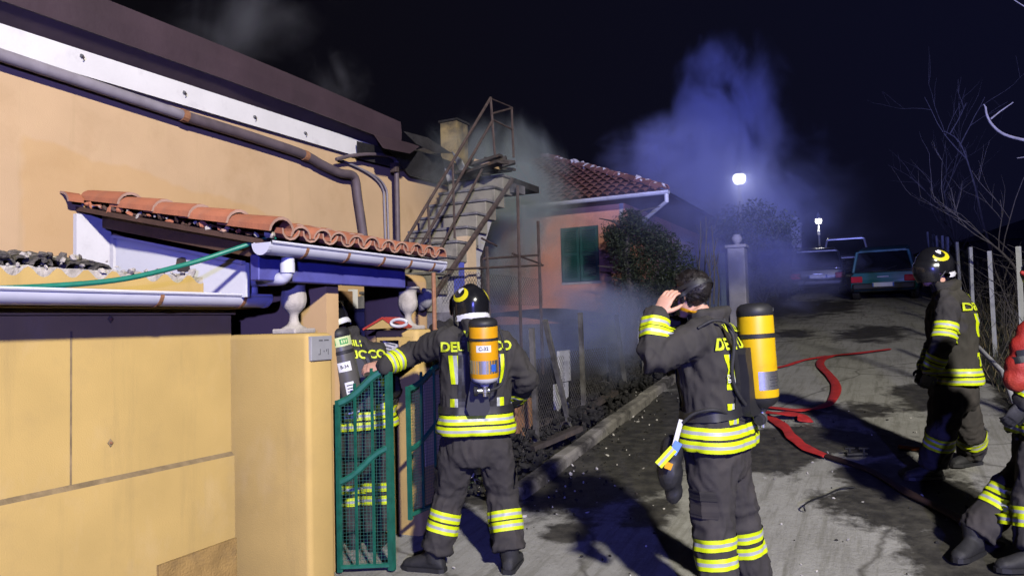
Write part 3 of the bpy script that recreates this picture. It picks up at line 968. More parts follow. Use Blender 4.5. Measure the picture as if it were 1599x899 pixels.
mb = MB(); mb.box2((c.x - .25, c.y - .2, -0.1), (c.x + .25, c.y + .25, c.z - .203), 'wood'); o = mb.build('cabinet'); tag(o, 'wooden cabinet under the light blue tub behind the gate', 'cabinet')

# blue beam under the canopy gutter
bb = thing('canopy_beam', 'blue beam under the canopy gutter above the gate', 'beam', (-3.2, 4, 1.9))
a, b = onx(412, 425, -3.22), onx(630, 441, -3.22)
mb = MB(); mb.bbox((-3.27, 3.10, 1.885), (-3.20, b.y, 2.035), 'blue_beam', 0.006, 1); mb.build('beam', bb)
cp = thing('copper_pipe', 'thin brown upright pipe beside the farther urn', 'pipe', (-3.08, 4.96, 0))
mb = MB(); mb.tube([onx(677, 432, -3.09) + V((0, 0, .03)), onx(679, 520, -3.09)], 0.017, 'band', 8)
mb.build('pipe', cp)

# ================================================================== TILED CANOPY
cn = thing('tile_canopy', 'lean-to canopy of red clay barrel tiles over the gate', 'canopy', (-3.9, 3.9, 2.2))
SA = math.atan2(2.50 - 2.155, 4.72 - 3.06)
S0 = V((-4.72, 0, 2.475))
def slope(x, y, n=0.0):
    return V((x, y, S0.z - (x - S0.x) * math.tan(SA) + n))
ST = 0.166
proto = barrel(0.42, 0.080).build('tile', cn)
first = True
pan = None
RS = Matrix.Rotation(SA, 4, 'Y')
ncol = 11
for c in range(ncol):
    yy = 3.085 + c * ST
    for r in range(5):
        x = -4.70 + r * 0.318
        lift = 0.010 + (0.018 if c == 0 else 0) - 0.02
        m = Matrix.Translation(slope(x, yy + random.uniform(-.006, .006), lift + random.uniform(-.004, .006))) @ Matrix.Rotation(SA - 0.035, 4, 'Y') @ Matrix.Rotation(random.uniform(-.025, .025), 4, 'Z') @ Matrix.Diagonal((1.0, 1.22, 1.28, 1.0) if c == 0 else (1.0, random.uniform(.96, 1.04), random.uniform(.95, 1.06), 1.0))
        if first:
            proto.matrix_basis = m; first = False
        else:
            place_copy(proto, m, cn)
    if c < ncol - 1:
        for r in range(5):
            x = -4.70 + r * 0.318
            m = Matrix.Translation(slope(x, yy + ST / 2, 0.035)) @ Matrix.Rotation(SA - 0.03, 4, 'Y') @ Matrix.Rotation(PI, 4, 'X')
            if pan is None:
                pan = barrel(0.42, 0.074, 0.9, 7).build('pan_tile', cn); pan.matrix_basis = m
            else:
                place_copy(pan, m, cn)
# upright mouth of the first verge tile at the wall
mb = barrel(0.10, 0.085, 1.0, 9, 0.016)
o = mb.build('verge_tile', cn); o.matrix_basis = Matrix.Translation(slope(-4.69, 2.98, -0.02)) @ Matrix.Rotation(-PI / 2, 4, 'Z') @ Matrix.Rotation(0.0, 4, 'Y')
mb = MB()
mb.prism([slope(-4.695, 2.98, -0.062), slope(-3.12, 3.04, -0.062), slope(-3.12, 3.04, -0.032), slope(-4.695, 2.98, -0.032)], (0, 1.83, 0), 'brown_beam')
mb.build('deck_board', cn)
mb = MB()
x = -4.68
while x < -3.15:
    if random.random() < 0.9:
        lump(mb, slope(x, 3.0 + (x + 4.68) * .03, -0.018 + random.uniform(-.008, .014)), random.uniform(.010, .026), random.choice(['mortar', 'tile', 'tile', 'tile_edge', 'brown_beam', 'brown_beam']))
    x += random.uniform(0.015, 0.05)
for i in range(ncol):
    mb.ellipsoid(slope(-3.10, 3.085 + i * ST, 0.0), (0.03, .035, .028), 'mortar' if i < 1 else 'tile', 7, 5)
o = mb.build('mortar_bedding', cn); o['kind'] = 'stuff'
mb = MB()
mb.prism([slope(-4.60, 3.10, -0.066), slope(-3.27, 3.10, -0.066), slope(-3.27, 3.10, -0.150), slope(-4.60, 3.10, -0.150)], (0, 0.07, 0), 'brown_beam')
mb.build('rafter', cn)
# white infill board and reveal beneath the verge
wb = thing('infill_board', 'white board closing the gap under the tile canopy, with a dark stain', 'board', (-4.1, 3.36, 2.1))
mb = MB()
mb.prism([V((-4.62, 3.21, 1.80)), V((-3.42, 3.21, 1.80)), V((-3.42, 3.21, slope(-3.42, 0, -.20).z)), V((-4.62, 3.21, slope(-4.62, 0, -.20).z))], (0, 0.03, 0), 'white_panel'); mb.build('panel', wb)
mb = MB(); mb.prism([V((-4.62, 3.18, slope(-4.62, 0, -.212).z)), V((-3.42, 3.18, slope(-3.42, 0, -.212).z)), V((-3.42, 3.18, slope(-3.42, 0, -.19).z)), V((-4.62, 3.18, slope(-4.62, 0, -.19).z))], (0, 0.028, 0), 'white_wood'); mb.build('top_trim', wb)
mb = MB(); mb.box2((-4.695, 2.965, 1.85), (-4.66, 3.205, 2.385), 'white_wood'); mb.build('reveal', wb)
mb = MB(); mb.box2((-4.658, 3.192, 1.85), (-4.622, 3.24, 2.26), 'white_wood'); mb.build('corner_post', wb)
c = ony(284, 413, 3.208)
mb = MB(); poly = [c + V((x * .075, 0, z * .05)) for x, z in ((-.75, -.1), (-.6, .8), (0, .95), (.45, .8), (.55, .2), (.95, -.3), (1, -.9), (.2, -1.0), (-.5, -.8))]
mb.prism([V((p.x, 3.2065, p.z)) for p in poly], (0, 0.002, 0), 'charwood'); mb.build('stain', wb)
# green hose slung over the canopy corner
gp = thing('garden_hose', 'green garden hose slung from the canopy corner down along the street wall', 'hose', onx(200, 440, -3.5))
mb = MB()
mb.tube(spline([onx(-60, 452, -3.66), onx(70, 447, -3.62), onx(190, 436, -3.52), onx(290, 413, -3.42), onx(360, 391, -3.3), onx(405, 376, -3.2), onx(430, 370, -3.1)], 8), 0.014, 'green_hose', 10)
o = mb.build('hose', gp); autosmooth(o, 60)

# ================================================================== MAIN HOUSE
XH = -4.7
hs = thing('house', 'long orange house with white fascia and dark sheet roof, nearest building', 'house', (XH, 3, 0))
mst = MT['stucco']
def streaks(sc, lo_, hi_, amt, st=(1.0, 1.0, .10)):
    def f(n, l):
        co = n.new('ShaderNodeTexCoord').outputs['Object']
        mp_ = n.new('ShaderNodeMapping'); mp_.inputs['Scale'].default_value = st; l.new(co, mp_.inputs[0])
        nz_ = n.new('ShaderNodeTexNoise'); nz_.inputs['Scale'].default_value = sc; nz_.inputs['Detail'].default_value = 7; nz_.inputs['Roughness'].default_value = .7
        l.new(mp_.outputs[0], nz_.inputs['Vector'])
        r_ = n.new('ShaderNodeMapRange'); r_.inputs['From Min'].default_value = lo_; r_.inputs['From Max'].default_value = hi_; r_.inputs['To Max'].default_value = amt
        l.new(nz_.outputs['Fac'], r_.inputs['Value'])
        return r_.outputs[0]
    return f
for m_ in (MT['stucco'], MT['stucco_low']):
    add_patch(m_, (0.33, 0.235, 0.10), streaks(5.0, .56, .82, .42))
    add_patch(m_, (0.70, 0.52, 0.27), streaks(3.1, .55, .75, .35, (1, 1, .5)))
    add_patch(m_, (0.22, 0.15, 0.07), streaks(38, .68, .78, .5, (1, 1, 1)))
def patchmask(n, l):
    co = n.new('ShaderNodeTexCoord').outputs['Object']
    sp_ = n.new('ShaderNodeSeparateXYZ'); l.new(co, sp_.inputs[0])
    nz_ = n.new('ShaderNodeTexNoise'); nz_.inputs['Scale'].default_value = 4.0; l.new(co, nz_.inputs['Vector'])
    def math_(op, a, b):
        m = n.new('ShaderNodeMath'); m.operation = op
        for i, v in enumerate((a, b)):
            if isinstance(v, (int, float)):
                m.inputs[i].default_value = v
            else:
                l.new(v, m.inputs[i])
        return m.outputs[0]
    nn_ = math_('MULTIPLY', math_('SUBTRACT', nz_.outputs['Fac'], 0.5), 0.16)
    top = math_('SUBTRACT', 2.86, math_('MULTIPLY', math_('SUBTRACT', sp_.outputs['Y'], 2.6), 0.12))
    a = math_('SUBTRACT', math_('ADD', top, nn_), sp_.outputs['Z'])
    r1 = n.new('ShaderNodeMapRange'); r1.inputs['From Min'].default_value = 0; r1.inputs['From Max'].default_value = 0.03; l.new(a, r1.inputs['Value'])
    b = math_('SUBTRACT', math_('ADD', sp_.outputs['Y'], nn_), 2.63)
    r2 = n.new('ShaderNodeMapRange'); r2.inputs['From Min'].default_value = 0; r2.inputs['From Max'].default_value = 0.04; l.new(b, r2.inputs['Value'])
    return math_('MULTIPLY', math_('MULTIPLY', r1.outputs[0], r2.outputs[0]), 0.35)
add_patch(mst, (0.60, 0.35, 0.11), patchmask)
mb = MB()
mb.box2((XH - 0.3, -3, -0.2), (XH, 7.72, 3.30), 'stucco')
mb.build('wall', hs)
mb = MB(); mb.box2((XH - 0.2, -3, 3.302), (XH + 0.045, 7.75, 3.47), 'white_wood'); mb.build('fascia', hs)
for q in ((127, 88), (287, 145), (397, 183), (476, 208)):
    p = onx(q[0], q[1], XH + .045)
    mb = MB(); mb.lathe([(0.0, 0), (.012, 0), (.015, .006), (.010, .012), (.006, .02), (.0, .02)], 'slot', 10, Matrix.Translation(p) @ Matrix.Rotation(PI / 2, 4, 'Y'))
    mb.tube([p + V((.015, 0, 0)), p + V((.03, 0, -.012)), p + V((.02, 0, -.026))], .004, 'rust_iron', 5)
    mb.build('hook', hs)
XO = -4.5
mb = MB(); mb.prism([V((XH + .02, -3, 3.473)), V((XO - .014, -3, 3.548)), V((XO - .014, -3, 3.575)), V((XH + .02, -3, 3.50))], (0, 9.35, 0), 'soffit'); mb.build('soffit', hs)
mb = MB()
ys = [-3, 0, 2, 3, 4, 5, 5.6, 6.1, 6.35]
rings = []
for y in ys:
    d = 0.0 if y < 4.5 else 0.05 * (y - 4.5)
    zb = 3.545 + 0.01 * noise.noise(V((y, 0, 0))) - d * 0.5
    zt = 3.80 - d * 0.55
    rings.append([V((XO - .012, y, zb)), V((XO, y, zb)), V((XO + .012, y, (zb + zt) / 2)), V((XO, y, zt)), V((XO - .6, y, zt + .10)), V((XO - .6, y, zt + .085)), V((XO - .012, y, zt - .012))])
mb.loft(rings, 'roof_sheet')
mb.build('roof_edge', hs)
mb = MB(); mb.prism([V((XO - .602, -3, 3.83)), V((-7.2, -3, 4.25)), V((-7.2, -3, 4.15)), V((XO - .602, -3, 3.72))], (0, 9.3, 0), 'roof_sheet'); mb.build('roof', hs)
# curled burnt sheets at the far end of the roof
def torn(pts, th, mat='charred'):
    mb = MB(); mb.prism(pts, th, mat); return mb.build('burnt_sheet', hs)
q = lambda px, py, x: onx(px, py, x)
torn([q(585, 210, -4.5), q(640, 224, -4.48), q(655, 229, -4.44), q(640, 240, -4.3), q(600, 232, -4.3)], (-.02, .0, .012), 'roof_sheet')
torn([q(630, 205, -4.5), q(668, 215, -4.45), q(700, 236, -4.4), q(708, 240, -4.38), q(680, 239, -4.42), q(650, 225, -4.48)], (-.03, .02, .012))
torn([q(600, 225, -4.5), q(690, 245, -4.55), q(700, 290, -4.62), q(640, 275, -4.62)], (-.05, .02, .02))
torn([q(560, 222, -4.55), q(640, 240, -4.55), q(640, 268, -4.62), q(560, 248, -4.62)], (-.04, .02, .02))
torn([q(706, 236, -4.3), q(722, 250, -4.48), q(727, 262, -4.48), q(718, 268, -4.5)], (-.012, .01, .0), 'dull_white')
mb = MB(); mb.box2((-6.6, 6.3, 3.5), (-4.75, 9.2, 3.62), 'charred'); mb.build('burnt_roof', hs)
for i in range(3):
    mb = MB(); yy = 6.5 + i * .5
    mb.box((-5.5, yy, 3.66), (1.3, .07, .10), 'charwood', Matrix.Rotation(random.uniform(-.15, .1), 3, 'Y') @ Matrix.Rotation(random.uniform(-.2, .2), 3, 'Z')); mb.build('burnt_rafter', hs)
a, b = onx(713, 188, -5.1), onx(731, 240, -5.1)
mb = MB(); mb.box2((-5.36, a.y, 3.5), (-5.1, b.y, a.z), MT.setdefault('chimney', M('chimney', (0.36, 0.27, 0.12), .9, .2, 5, .006, 50, dirt=((.05, .045, .04), .9, 4, .42, .64)))); ch = mb.build('chimney', hs)
mb = MB(); mb.box2((-5.38, a.y - .02, a.z + .002), (-5.08, b.y + .02, a.z + .03), 'charred'); mb.build('chimney_cap', ch)
# service pipes on the facade
up = thing('overflow_pipe', 'grey pipe sloping along the orange facade under the fascia, turning down at its end', 'pipe', onx(285, 180, -4.62))
mb = MB(); mb.tube([onx(-80, 58, -4.62), onx(0, 86, -4.62), onx(140, 132, -4.62), onx(287, 181, -4.62)], 0.040, 'grey_pipe', 12); o = mb.build('grey_length', up); autosmooth(o, 60)
mb = MB(); mb.tube(spline([onx(286, 181, -4.62), onx(380, 210, -4.62), onx(470, 240, -4.62), onx(500, 256, -4.62), onx(530, 270, -4.62), onx(548, 273, -4.62), onx(555, 281, -4.62), onx(559, 310, -4.63), onx(568, 372, -4.63), onx(571, 420, -4.63)], 4), 0.043, 'dark_pipe', 12); o = mb.build('dark_length', up); autosmooth(o, 60)
for q_ in ((287, 181), (476, 243)):
    c = onx(q_[0], q_[1], -4.62); d = (onx(300, 186, -4.62) - onx(280, 178, -4.62)).normalized()
    mb = MB(); mb.tube([c - d * .025, c + d * .025], .048, 'band', 12); mb.build('pipe_clip', up)
cb = thing('cable', 'thin grey cable looping down the facade beside the upright dark pipe', 'cable', onx(600, 300, -4.66))
mb = MB()
for dx in (0, 5):
    mb.tube(spline([onx(528, 248, -4.67), onx(560, 262, -4.67), onx(585 + dx, 278, -4.67), onx(598 + dx, 296, -4.67), onx(600 + dx, 320, -4.67), onx(602 + dx, 380, -4.67)], 6), .011, 'grey_pipe', 7)
mb.build('cable_pair', cb)
vp = thing('vent_pipe', 'dark upright pipe with a bent arm on the facade before the staircase', 'pipe', onx(620, 380, -4.6))
mb = MB(); mb.tube(spline([onx(525, 249, -4.6), onx(545, 244, -4.58), onx(575, 241, -4.56), onx(605, 243, -4.56), onx(617, 250, -4.56), onx(620, 262, -4.56)], 5), .018, 'dark_pipe', 8); mb.build('bent_arm', vp)
mb = MB(); mb.tube([onx(619, 252, -4.56), onx(622, 400, -4.56)], .027, 'dark_pipe', 10); mb.build('upright', vp)
mb = MB(); c = onx(616, 262, -4.56); mb.bbox(c - V((.04, .03, .05)), c + V((.04, .03, .05)), 'rust_iron', .008); mb.build('junction_box', vp)

# ================================================================== STAIRCASE
sc_ = thing('staircase', 'outdoor masonry staircase with rusty iron railing climbing to the burnt landing', 'stairs', (-4.2, 6, 0))
XS0, XS1 = -4.62, -3.9
R0, RISE, RUN = V((0, 6.2, 2.09)), 0.17, 0.2097
nst = 15
for i in range(nst):
    k = i - 8
    y0 = R0.y + k * RUN; z1 = R0.z + (k + 1) * RISE
    mb = MB(); mb.bbox((XS0, y0, z1 - RISE - .02), (XS1 + .02, y0 + RUN + .03, z1), 'step', .008, 1); mb.build('step', sc_)
    mb = MB(); mb.bbox((XS0, y0 - .018, z1 + .002), (XS1 + .035, y0 + RUN + .01, z1 + .03), 'burnt_wall', .006, 1); mb.build('tread', sc_)
ytop = R0.y + (nst - 8) * RUN; ztop = R0.z + (nst - 8) * RISE
mb = MB()
sl = [V((XS1 - .02, R0.y - 8 * RUN, R0.z - 8 * RISE - .05)), V((XS1 - .02, ytop, ztop - .05)), V((XS1 - .02, ytop, ztop - .20)), V((XS1 - .02, R0.y - 8 * RUN + .2, R0.z - 8 * RISE - .05))]
mb.prism([V((XS1 - .02, R0.y - 8 * RUN + .1, 0)), V((XS1 - .02, R0.y - 8 * RUN + .1, R0.z - 8 * RISE - .03)), V((XS1 - .02, ytop - .3, ztop - .03 - .3 * RISE / RUN - .06)), V((XS1 - .02, 6.95, 2.3)), V((XS1 - .02, 6.95, 0))], (-.06, 0, 0), 'stair_white'); mb.build('side_wall', sc_)
mb = MB(); mb.tube([V((XS1 + .03, R0.y - 8 * RUN, R0.z - 8 * RISE)), V((XS1 + .03, ytop, ztop))], .03, 'rust_iron', 6); mb.build('stringer', sc_)
mb = MB(); mb.box2((XS1 - .02, 6.40, 0), (XS1 + .012, 6.56, 2.25), 'stair_blue'); mb.build('blue_strip', sc_)
mb = MB(); mb.box2((XS1 - .10, 6.60, 0), (XS1 + .03, 6.78, 2.52), 'cream'); mb.build('post', sc_)
mb = MB(); mb.box2((XS0, ytop + .04, ztop - .05), (XS1 + .03, ytop + .75, ztop + .03), 'charred'); mb.build('landing', sc_)
mb = MB(); mb.box2((XS1 - .10, ytop - .05, ztop - .16), (XS1 + .10, ytop + .2, ztop - .06), 'burnt_wall'); mb.build('landing_edge', sc_)
for i in range(13):
    mb = MB()
    c = onx(random.uniform(728, 788), random.uniform(250, 272), -4.0 + random.uniform(-.3, .1))
    mb.box(c, (random.uniform(.3, .6), random.uniform(.06, .14), .03), 'charwood', Matrix.Rotation(random.uniform(-.4, .9), 3, 'Z') @ Matrix.Rotation(random.uniform(-.3, .3), 3, 'Y'))
    o = mb.build('charred_plank'); tag(o, 'charred loose planks heaped on the landing at the stair top', 'plank', 'charred planks on the stair landing')
mb = MB(); c = onx(762, 257, -3.95); mb.box(c, (.25, .22, .05), 'stucco', Matrix.Rotation(.3, 3, 'Y')); o = mb.build('yellow_board'); tag(o, 'bare yellow piece of board among the charred planks on the stair landing', 'board')
XR = XS1 + .02
def rail(a, b, r=.016, name='rail', x=XR):
    mb = MB(); mb.tube([onx(a[0], a[1], x), onx(b[0], b[1], x)], r, 'rust_iron', 6); mb.build(name, sc_)
rail((628, 385), (766, 153)); rail((655, 387), (768, 190)); rail((684, 395), (754, 262), .014)
rail((766, 152), (773, 246), .015, 'baluster'); rail((799, 170), (802, 246), .015, 'baluster'); rail((707, 255), (710, 372), .013, 'baluster'); rail((668, 318), (672, 388), .012, 'baluster')
rail((767, 178), (800, 169), .012); rail((769, 187), (801, 203), .012); rail((766, 154), (800, 168), .008)
rail((640, 372), (700, 372), .007); 

# wall remains beyond the stairs
bw = thing('burnt_outbuilding', 'scorched grey outbuilding wall under the stairs behind the farther urn', 'outbuilding', (-4.4, 6.9, 0))
mb = MB(); mb.box2((-4.69, 5.75, -.1), (-4.0, 5.9, 1.9), 'burnt_wall'); mb.box2((-4.0, 5.78, -.1), (-3.55, 5.88, 1.72), 'burnt_wall'); mb.build('wall', bw)
mb = MB()
for i in range(70):
    lump(mb, (random.uniform(-4.0, -3.35), random.uniform(5.2, 5.7), random.uniform(.6, 1.62)), random.uniform(.04, .12), 'charred')
for i in range(40):
    lump(mb, (random.uniform(-4.0, -3.35), random.uniform(5.2, 5.7), random.uniform(.0, .7)), random.uniform(.08, .16), 'charred')
o = mb.build('charred_heap'); o['kind'] = 'stuff'
sk = thing('refuse_sack', 'pale grey sack among the charred heap behind the farther urn', 'sack', (-3.5, 5.25, 1.5))
c = ony(662, 470, 5.2); mb = MB()
for dx, dz, r_ in ((0, 0, .07), (.03, .05, .05), (-.03, -.03, .06), (.01, .09, .03)):
    mb.ellipsoid(c + V((dx, 0, dz)), (r_, r_ * .8, r_), 'debris_pale', 12, 8)
mb.v = [p + (p - c) * .35 * noise.noise(p * 14) for p in mb.v]
o = mb.build('sack', sk); autosmooth(o, 80)

# ================================================================== CHAIN LINK FENCES + BURNT GARDEN
def wire_panel(name, parent, A, U, w_, h, cell, r, mat, top=None):
    """diamond wire mesh as thin crossing strips standing on A, along U"""
    mb = MB()
    A, U = V(A), V(U).normalized()
    nrm = U.cross(UP)
    def seg(p, q):
        d = (q - p).normalized()
        for k in (d.cross(nrm).normalized() * r, nrm * r):
            mb.add([p - k, p + k, q + k, q - k], [(0, 1, 2, 3)], mat)
    k = -int(h / cell) - 1
    while k * cell < w_:
        for sgn in (1, -1):
            u0, u1 = k * cell, k * cell + h
            za, zb = 0.0, h
            a0 = max(0.0, -u0); a1 = min(h, w_ - u0)
            if a1 > a0 + 1e-3:
                if sgn > 0:
                    p, q = A + U * (u0 + a0) + UP * a0, A + U * (u0 + a1) + UP * a1
                else:
                    p, q = A + U * (u0 + a0) + UP * (h - a0), A + U * (u0 + a1) + UP * (h - a1)
                seg(p, q)
        k += 1
    o = mb.build(name, parent, fix=False)
    o['kind'] = 'stuff'
    return o

uf = thing('chain_link_fence', 'chain link fence on thin dark posts above the burnt garden near the stairs', 'fence', (-3.7, 7.0, 1.6))
A_ = onx(690, 474, -3.75); B_ = onx(848, 474, -3.75)
zA = A_.z
dirU = V((0, 1, 0))
wire_panel('wire_mesh', uf, (-3.75, A_.y, zA), dirU, B_.y - A_.y, onx(690, 420, -3.75).z - zA, 0.055, 0.0022, 'wire')
for q0, q1 in (((808, 290), (812, 480)), ((840, 345), (845, 480)), ((760, 385), (764, 480))):
    mb = MB(); mb.tube([onx(q0[0], q0[1], -3.75), onx(q1[0], q1[1], -3.75) - V((0, 0, .8))], 0.020, 'rust_iron', 6); mb.build('post', uf)
for q0, q1 in (((755, 404), (842, 398)), ((800, 396), (845, 412)), ((752, 372), (776, 384)), ((690, 421), (848, 414))):
    mb = MB(); mb.tube([onx(q0[0], q0[1], -3.75), onx(q1[0], q1[1], -3.75)], 0.012, 'rust_iron', 6); mb.build('rail', uf)

lf = thing('garden_fence', 'scorched wire fence on leaning posts along the burnt garden beside the lane', 'fence', (-3.1, 8, gz(-3.1, 8)))
XF = -3.12
PO = [((830, 512), (838, 668)), ((851, 500), (893, 640)), ((906, 488), (912, 640)), ((962, 492), (979, 612)), ((1001, 492), (1008, 600)), ((1046, 480), (1052, 570))]
for i, (q0, q1) in enumerate(PO):
    a, b = onx(q0[0], q0[1], XF), onx(q1[0], q1[1], XF)
    b = V((b.x, b.y, min(b.z, gz(b.x, b.y) - .05)))
    mb = MB(); d = a - b; mb.box((a + b) / 2, (.045, .045, d.length), 'fence_post', d.to_track_quat('Z', 'Y').to_matrix()); mb.build('post', lf)
y0, y1 = onx(815, 600, XF).y, onx(1000, 560, XF).y
zb = gz(XF, y0)
n_ = 3
for i in range(n_):
    ya = y0 + (y1 - y0) * i / n_
    wire_panel('wire_mesh', lf, (XF - .03, ya, gz(XF, ya) + .05), (0.03 * (i - 1), 1, 0.115 * 0), (y1 - y0) / n_ - .06, 0.95 - .1 * i, 0.06, 0.0022, 'wire')
for (qa, qb, mt) in (((806, 625), (822, 672), 'brick_plank'), ((824, 622), (840, 672), 'brick_plank'), ((872, 548), (890, 580), 'dull_white'), ((866, 600), (888, 655), 'dull_white'), ((700, 610), (716, 668), 'brick_plank')):
    a, b = onx(qa[0], qa[1], -3.35), onx(qb[0], qb[1], -3.35)
    mb = MB(); mb.box2((-3.37, a.y, min(a.z, b.z) - .1), (-3.34, b.y, max(a.z, b.z)), mt)
    o = mb.build('scorched_board'); tag(o, {806: 'scorched brown board standing just right of the orange cylinder firefighter', 824: 'scorched brown board, second one right of the orange cylinder firefighter', 872: 'upper pale grey panel standing behind the garden fence', 866: 'lower pale grey panel standing behind the garden fence', 700: 'scorched brown board hidden behind the orange cylinder firefighter'}[qa[0]], 'board', 'boards behind the burnt fence')
# debris heap
mb = MB()
for i in range(2600):
    y = random.uniform(5.4, 12.5)
    x = -2.95 - abs(random.gauss(0, 0.55))
    hgt = 0.28 * math.exp(-((x + 3.3) / .5) ** 2)
    lump(mb, (x, y, gz(x, y) + random.uniform(0, hgt) + .02), random.choice([random.uniform(.01, .035), random.uniform(.01, .035), random.uniform(.02, .065)]), 'debris')
o = mb.build('debris'); o['kind'] = 'stuff'
mb = MB()
for i in range(260):
    y = random.uniform(4.9, 11)
    x = -2.75 + random.gauss(0, .2) + (0.2 if y < 6.5 else 0)
    lump(mb, (x, y, gz(x, y) + .01), random.uniform(.005, .020), 'pale_chip' if random.random() < .3 else 'debris')
for i in range(160):
    y = random.uniform(3.4, 9); x = random.uniform(-2.6, 1.0)
    lump(mb, (x, y, gz(x, y) + .005), random.uniform(.005, .014), 'pale_chip' if random.random() < .5 else 'debris')
o = mb.build('litter'); o['kind'] = 'stuff'
for i, (qa, qb) in enumerate((((760, 690), (860, 655)), ((830, 700), (905, 668)), ((880, 660), (960, 612)))):
    a, b = gnd(*qa, lift=.16), gnd(*qb, lift=.22)
    mb = MB(); d = b - a; mb.box((a + b) / 2, (.10, .05, d.length), 'charwood', d.to_track_quat('Z', 'Y').to_matrix())
    o = mb.build('charred_beam'); tag(o, 'charred timber beam lying in the debris along the garden kerb', 'beam', 'charred beams in the garden debris')
# low sheds behind the fence
sd = thing('garden_shed', 'low burnt shed with a dark rounded roof below the pink house', 'shed', (-5.2, 10.2, gz(-5.2, 10.2)))
mb = MB(); mb.box2((-6.6, 10.3, 0.2), (-4.4, 11.8, 1.58), 'burnt_wall'); mb.build('wall', sd)
mb = MB()
rings = []
for k in range(7):
    t = k / 6
    rings.append([V((-6.8 + 2.6 * t, yy, 1.6 + .16 * math.sin(PI * t) + dz)) for yy, dz in ((10.1, 0), (12.0, .1), (12.0, .06), (10.1, -.04))])
mb.loft(rings, 'charred'); mb.build('roof', sd)
for (x0, x1, zz) in ((-4.3, -3.75, 1.25), (-3.7, -3.35, 1.05)):
    mb = MB(); mb.box2((x0, 9.6, 0.3), (x1, 9.66, zz), 'burnt_wall'); o = mb.build('scorched_sheet'); tag(o, 'scorched grey upright sheet among the ruins behind the garden fence', 'sheet', 'scorched sheets in the burnt garden')
wd = thing('weeds', 'small tuft of flowering weeds at the foot of the far gate pillar', 'plant', gnd(745, 770))
mb = MB()
c = gnd(744, 775)
for i in range(150):
    a = random.uniform(0, 6.28); r = random.uniform(0, .16)
    p = c + V((r * math.cos(a), r * math.sin(a) + .1, random.uniform(0, .26)))
    d = V((random.uniform(-1, 1), random.uniform(-1, 1), random.uniform(-.2, 1))).normalized() * .03
    e = V((random.uniform(-1, 1), random.uniform(-1, 1), random.uniform(-1, 1))).normalized() * .012
    mb.add([p - d, p + e, p + d, p - e], [(0, 1, 2, 3)], random.choice(['leaf_mid', 'leaf_mid', 'leaf_dry', 'pale_chip']))
mb.build('foliage', wd, fix=False)

# ================================================================== PINK HOUSE BEHIND
YB = 14.0
bh = thing('house', 'pink house with dark green shutters and hipped clay tile roof behind the smoke', 'house', (-6, YB, gz(-6, YB)))
cr = ony(975, 318, YB)
EZ = ony(900, 316, YB - .5).z
mb = MB()
mb.box2((-12.5, YB, 0), (cr.x, YB + 6.5, EZ + .12), 'salmon'); mb.build('wall', bh)
a, b = ony(877, 357, YB), ony(937, 438, YB)
mb = MB(); mb.box2((a.x - .03, YB - .012, b.z - .05), (b.x + .03, YB - .002, b.z - .0), 'stair_white'); mb.build('sill', bh)
mid = (a.x + b.x) / 2
for x0, x1 in ((a.x, mid - .008), (mid + .008, b.x)):
    mb = MB()
    for q in ((x0, x0 + .06), (x1 - .06, x1)):
        mb.box2((q[0], YB - .05, b.z), (q[1], YB - .012, a.z), 'shutter')
    for q in ((b.z, b.z + .07), (a.z - .07, a.z), ((a.z + b.z) / 2 - .03, (a.z + b.z) / 2 + .03)):
        mb.box2((x0 + .06, YB - .048, q[0]), (x1 - .06, YB - .014, q[1]), 'shutter')
    sh_ = mb.build('shutter', bh)
    z = b.z + .09
    pr = None
    while z < a.z - .08:
        m = Matrix.Translation(((x0 + x1) / 2, YB - .03, z)) @ Matrix.Rotation(-.6, 4, 'X')
        if pr is None:
            mb = MB(); mb.box((0, 0, 0), (x1 - x0 - .12, .008, .042), 'shutter'); pr = mb.build('slat', sh_); pr.matrix_basis = m
        else:
            place_copy(pr, m, sh_)
        z += .042
# roof planes: eave, hip
tip = ony(1043, 303, YB - .5)
EX, EY = tip.x, YB - .5
RK = 4.6
RSL = 0.455
EZr = EZ + .03
mb = MB()
pk = V((EX - RK, EY + RK, EZr + RK * RSL))
mb.add([(EX, EY, EZr), pk, (-13, EY + RK, pk.z), (-13, EY, EZr)], [(0, 1, 2, 3)], 'far_tile')
mb.add([(EX, EY, EZr), (EX, EY + 2 * RK, EZr), pk], [(0, 1, 2)], 'far_tile')
mb.add([(EX, EY, EZr - .06), (EX, EY + 2 * RK, EZr - .06), (-13, EY + 2 * RK, EZr - .06), (-13, EY, EZr - .06)], [(0, 1, 2, 3)], 'soffit')
mb.build('roof', bh, fix=False)
mb = MB()   # courses of the tile field
LR = 0.30
sla = math.atan(RSL)
nr = int(RK / (LR * math.cos(sla)))
for r in range(nr):
    yy = EY + r * LR * math.cos(sla)
    z = EZr + (yy - EY) * RSL
    x = -9.6
    while x < EX - (yy - EY) - .05:
        n = 5
        prev = None
        for j in range(n):
            an = PI * j / (n - 1)
            dx, dz = -math.cos(an) * .085, math.sin(an) * .05
            p0 = V((x + dx, yy - .02, z + dz + .035)); p1 = V((x + dx * .9, yy + LR * math.cos(sla), z + LR * math.sin(sla) + dz * .8 + .01))
            if prev:
                mb.add([prev[0], p0, p1, prev[1]], [(0, 1, 2, 3)], 'far_tile')
            prev = (p0, p1)
        x += .19
o = mb.build('roof_tiles', bh, fix=False); o['kind'] = 'stuff'
ht = barrel(0.40, 0.11, 0.85, 7, .015, 'far_tile', 'far_tile').build('hip_tile', bh)
hv = (V((EX, EY, EZr)) - pk); hl = hv.length; hd = hv.normalized()
rotm = Matrix((hd, UP.cross(hd).normalized(), hd.cross(UP.cross(hd)).normalized())).transposed().to_4x4()
n_ = int(hl / .33)
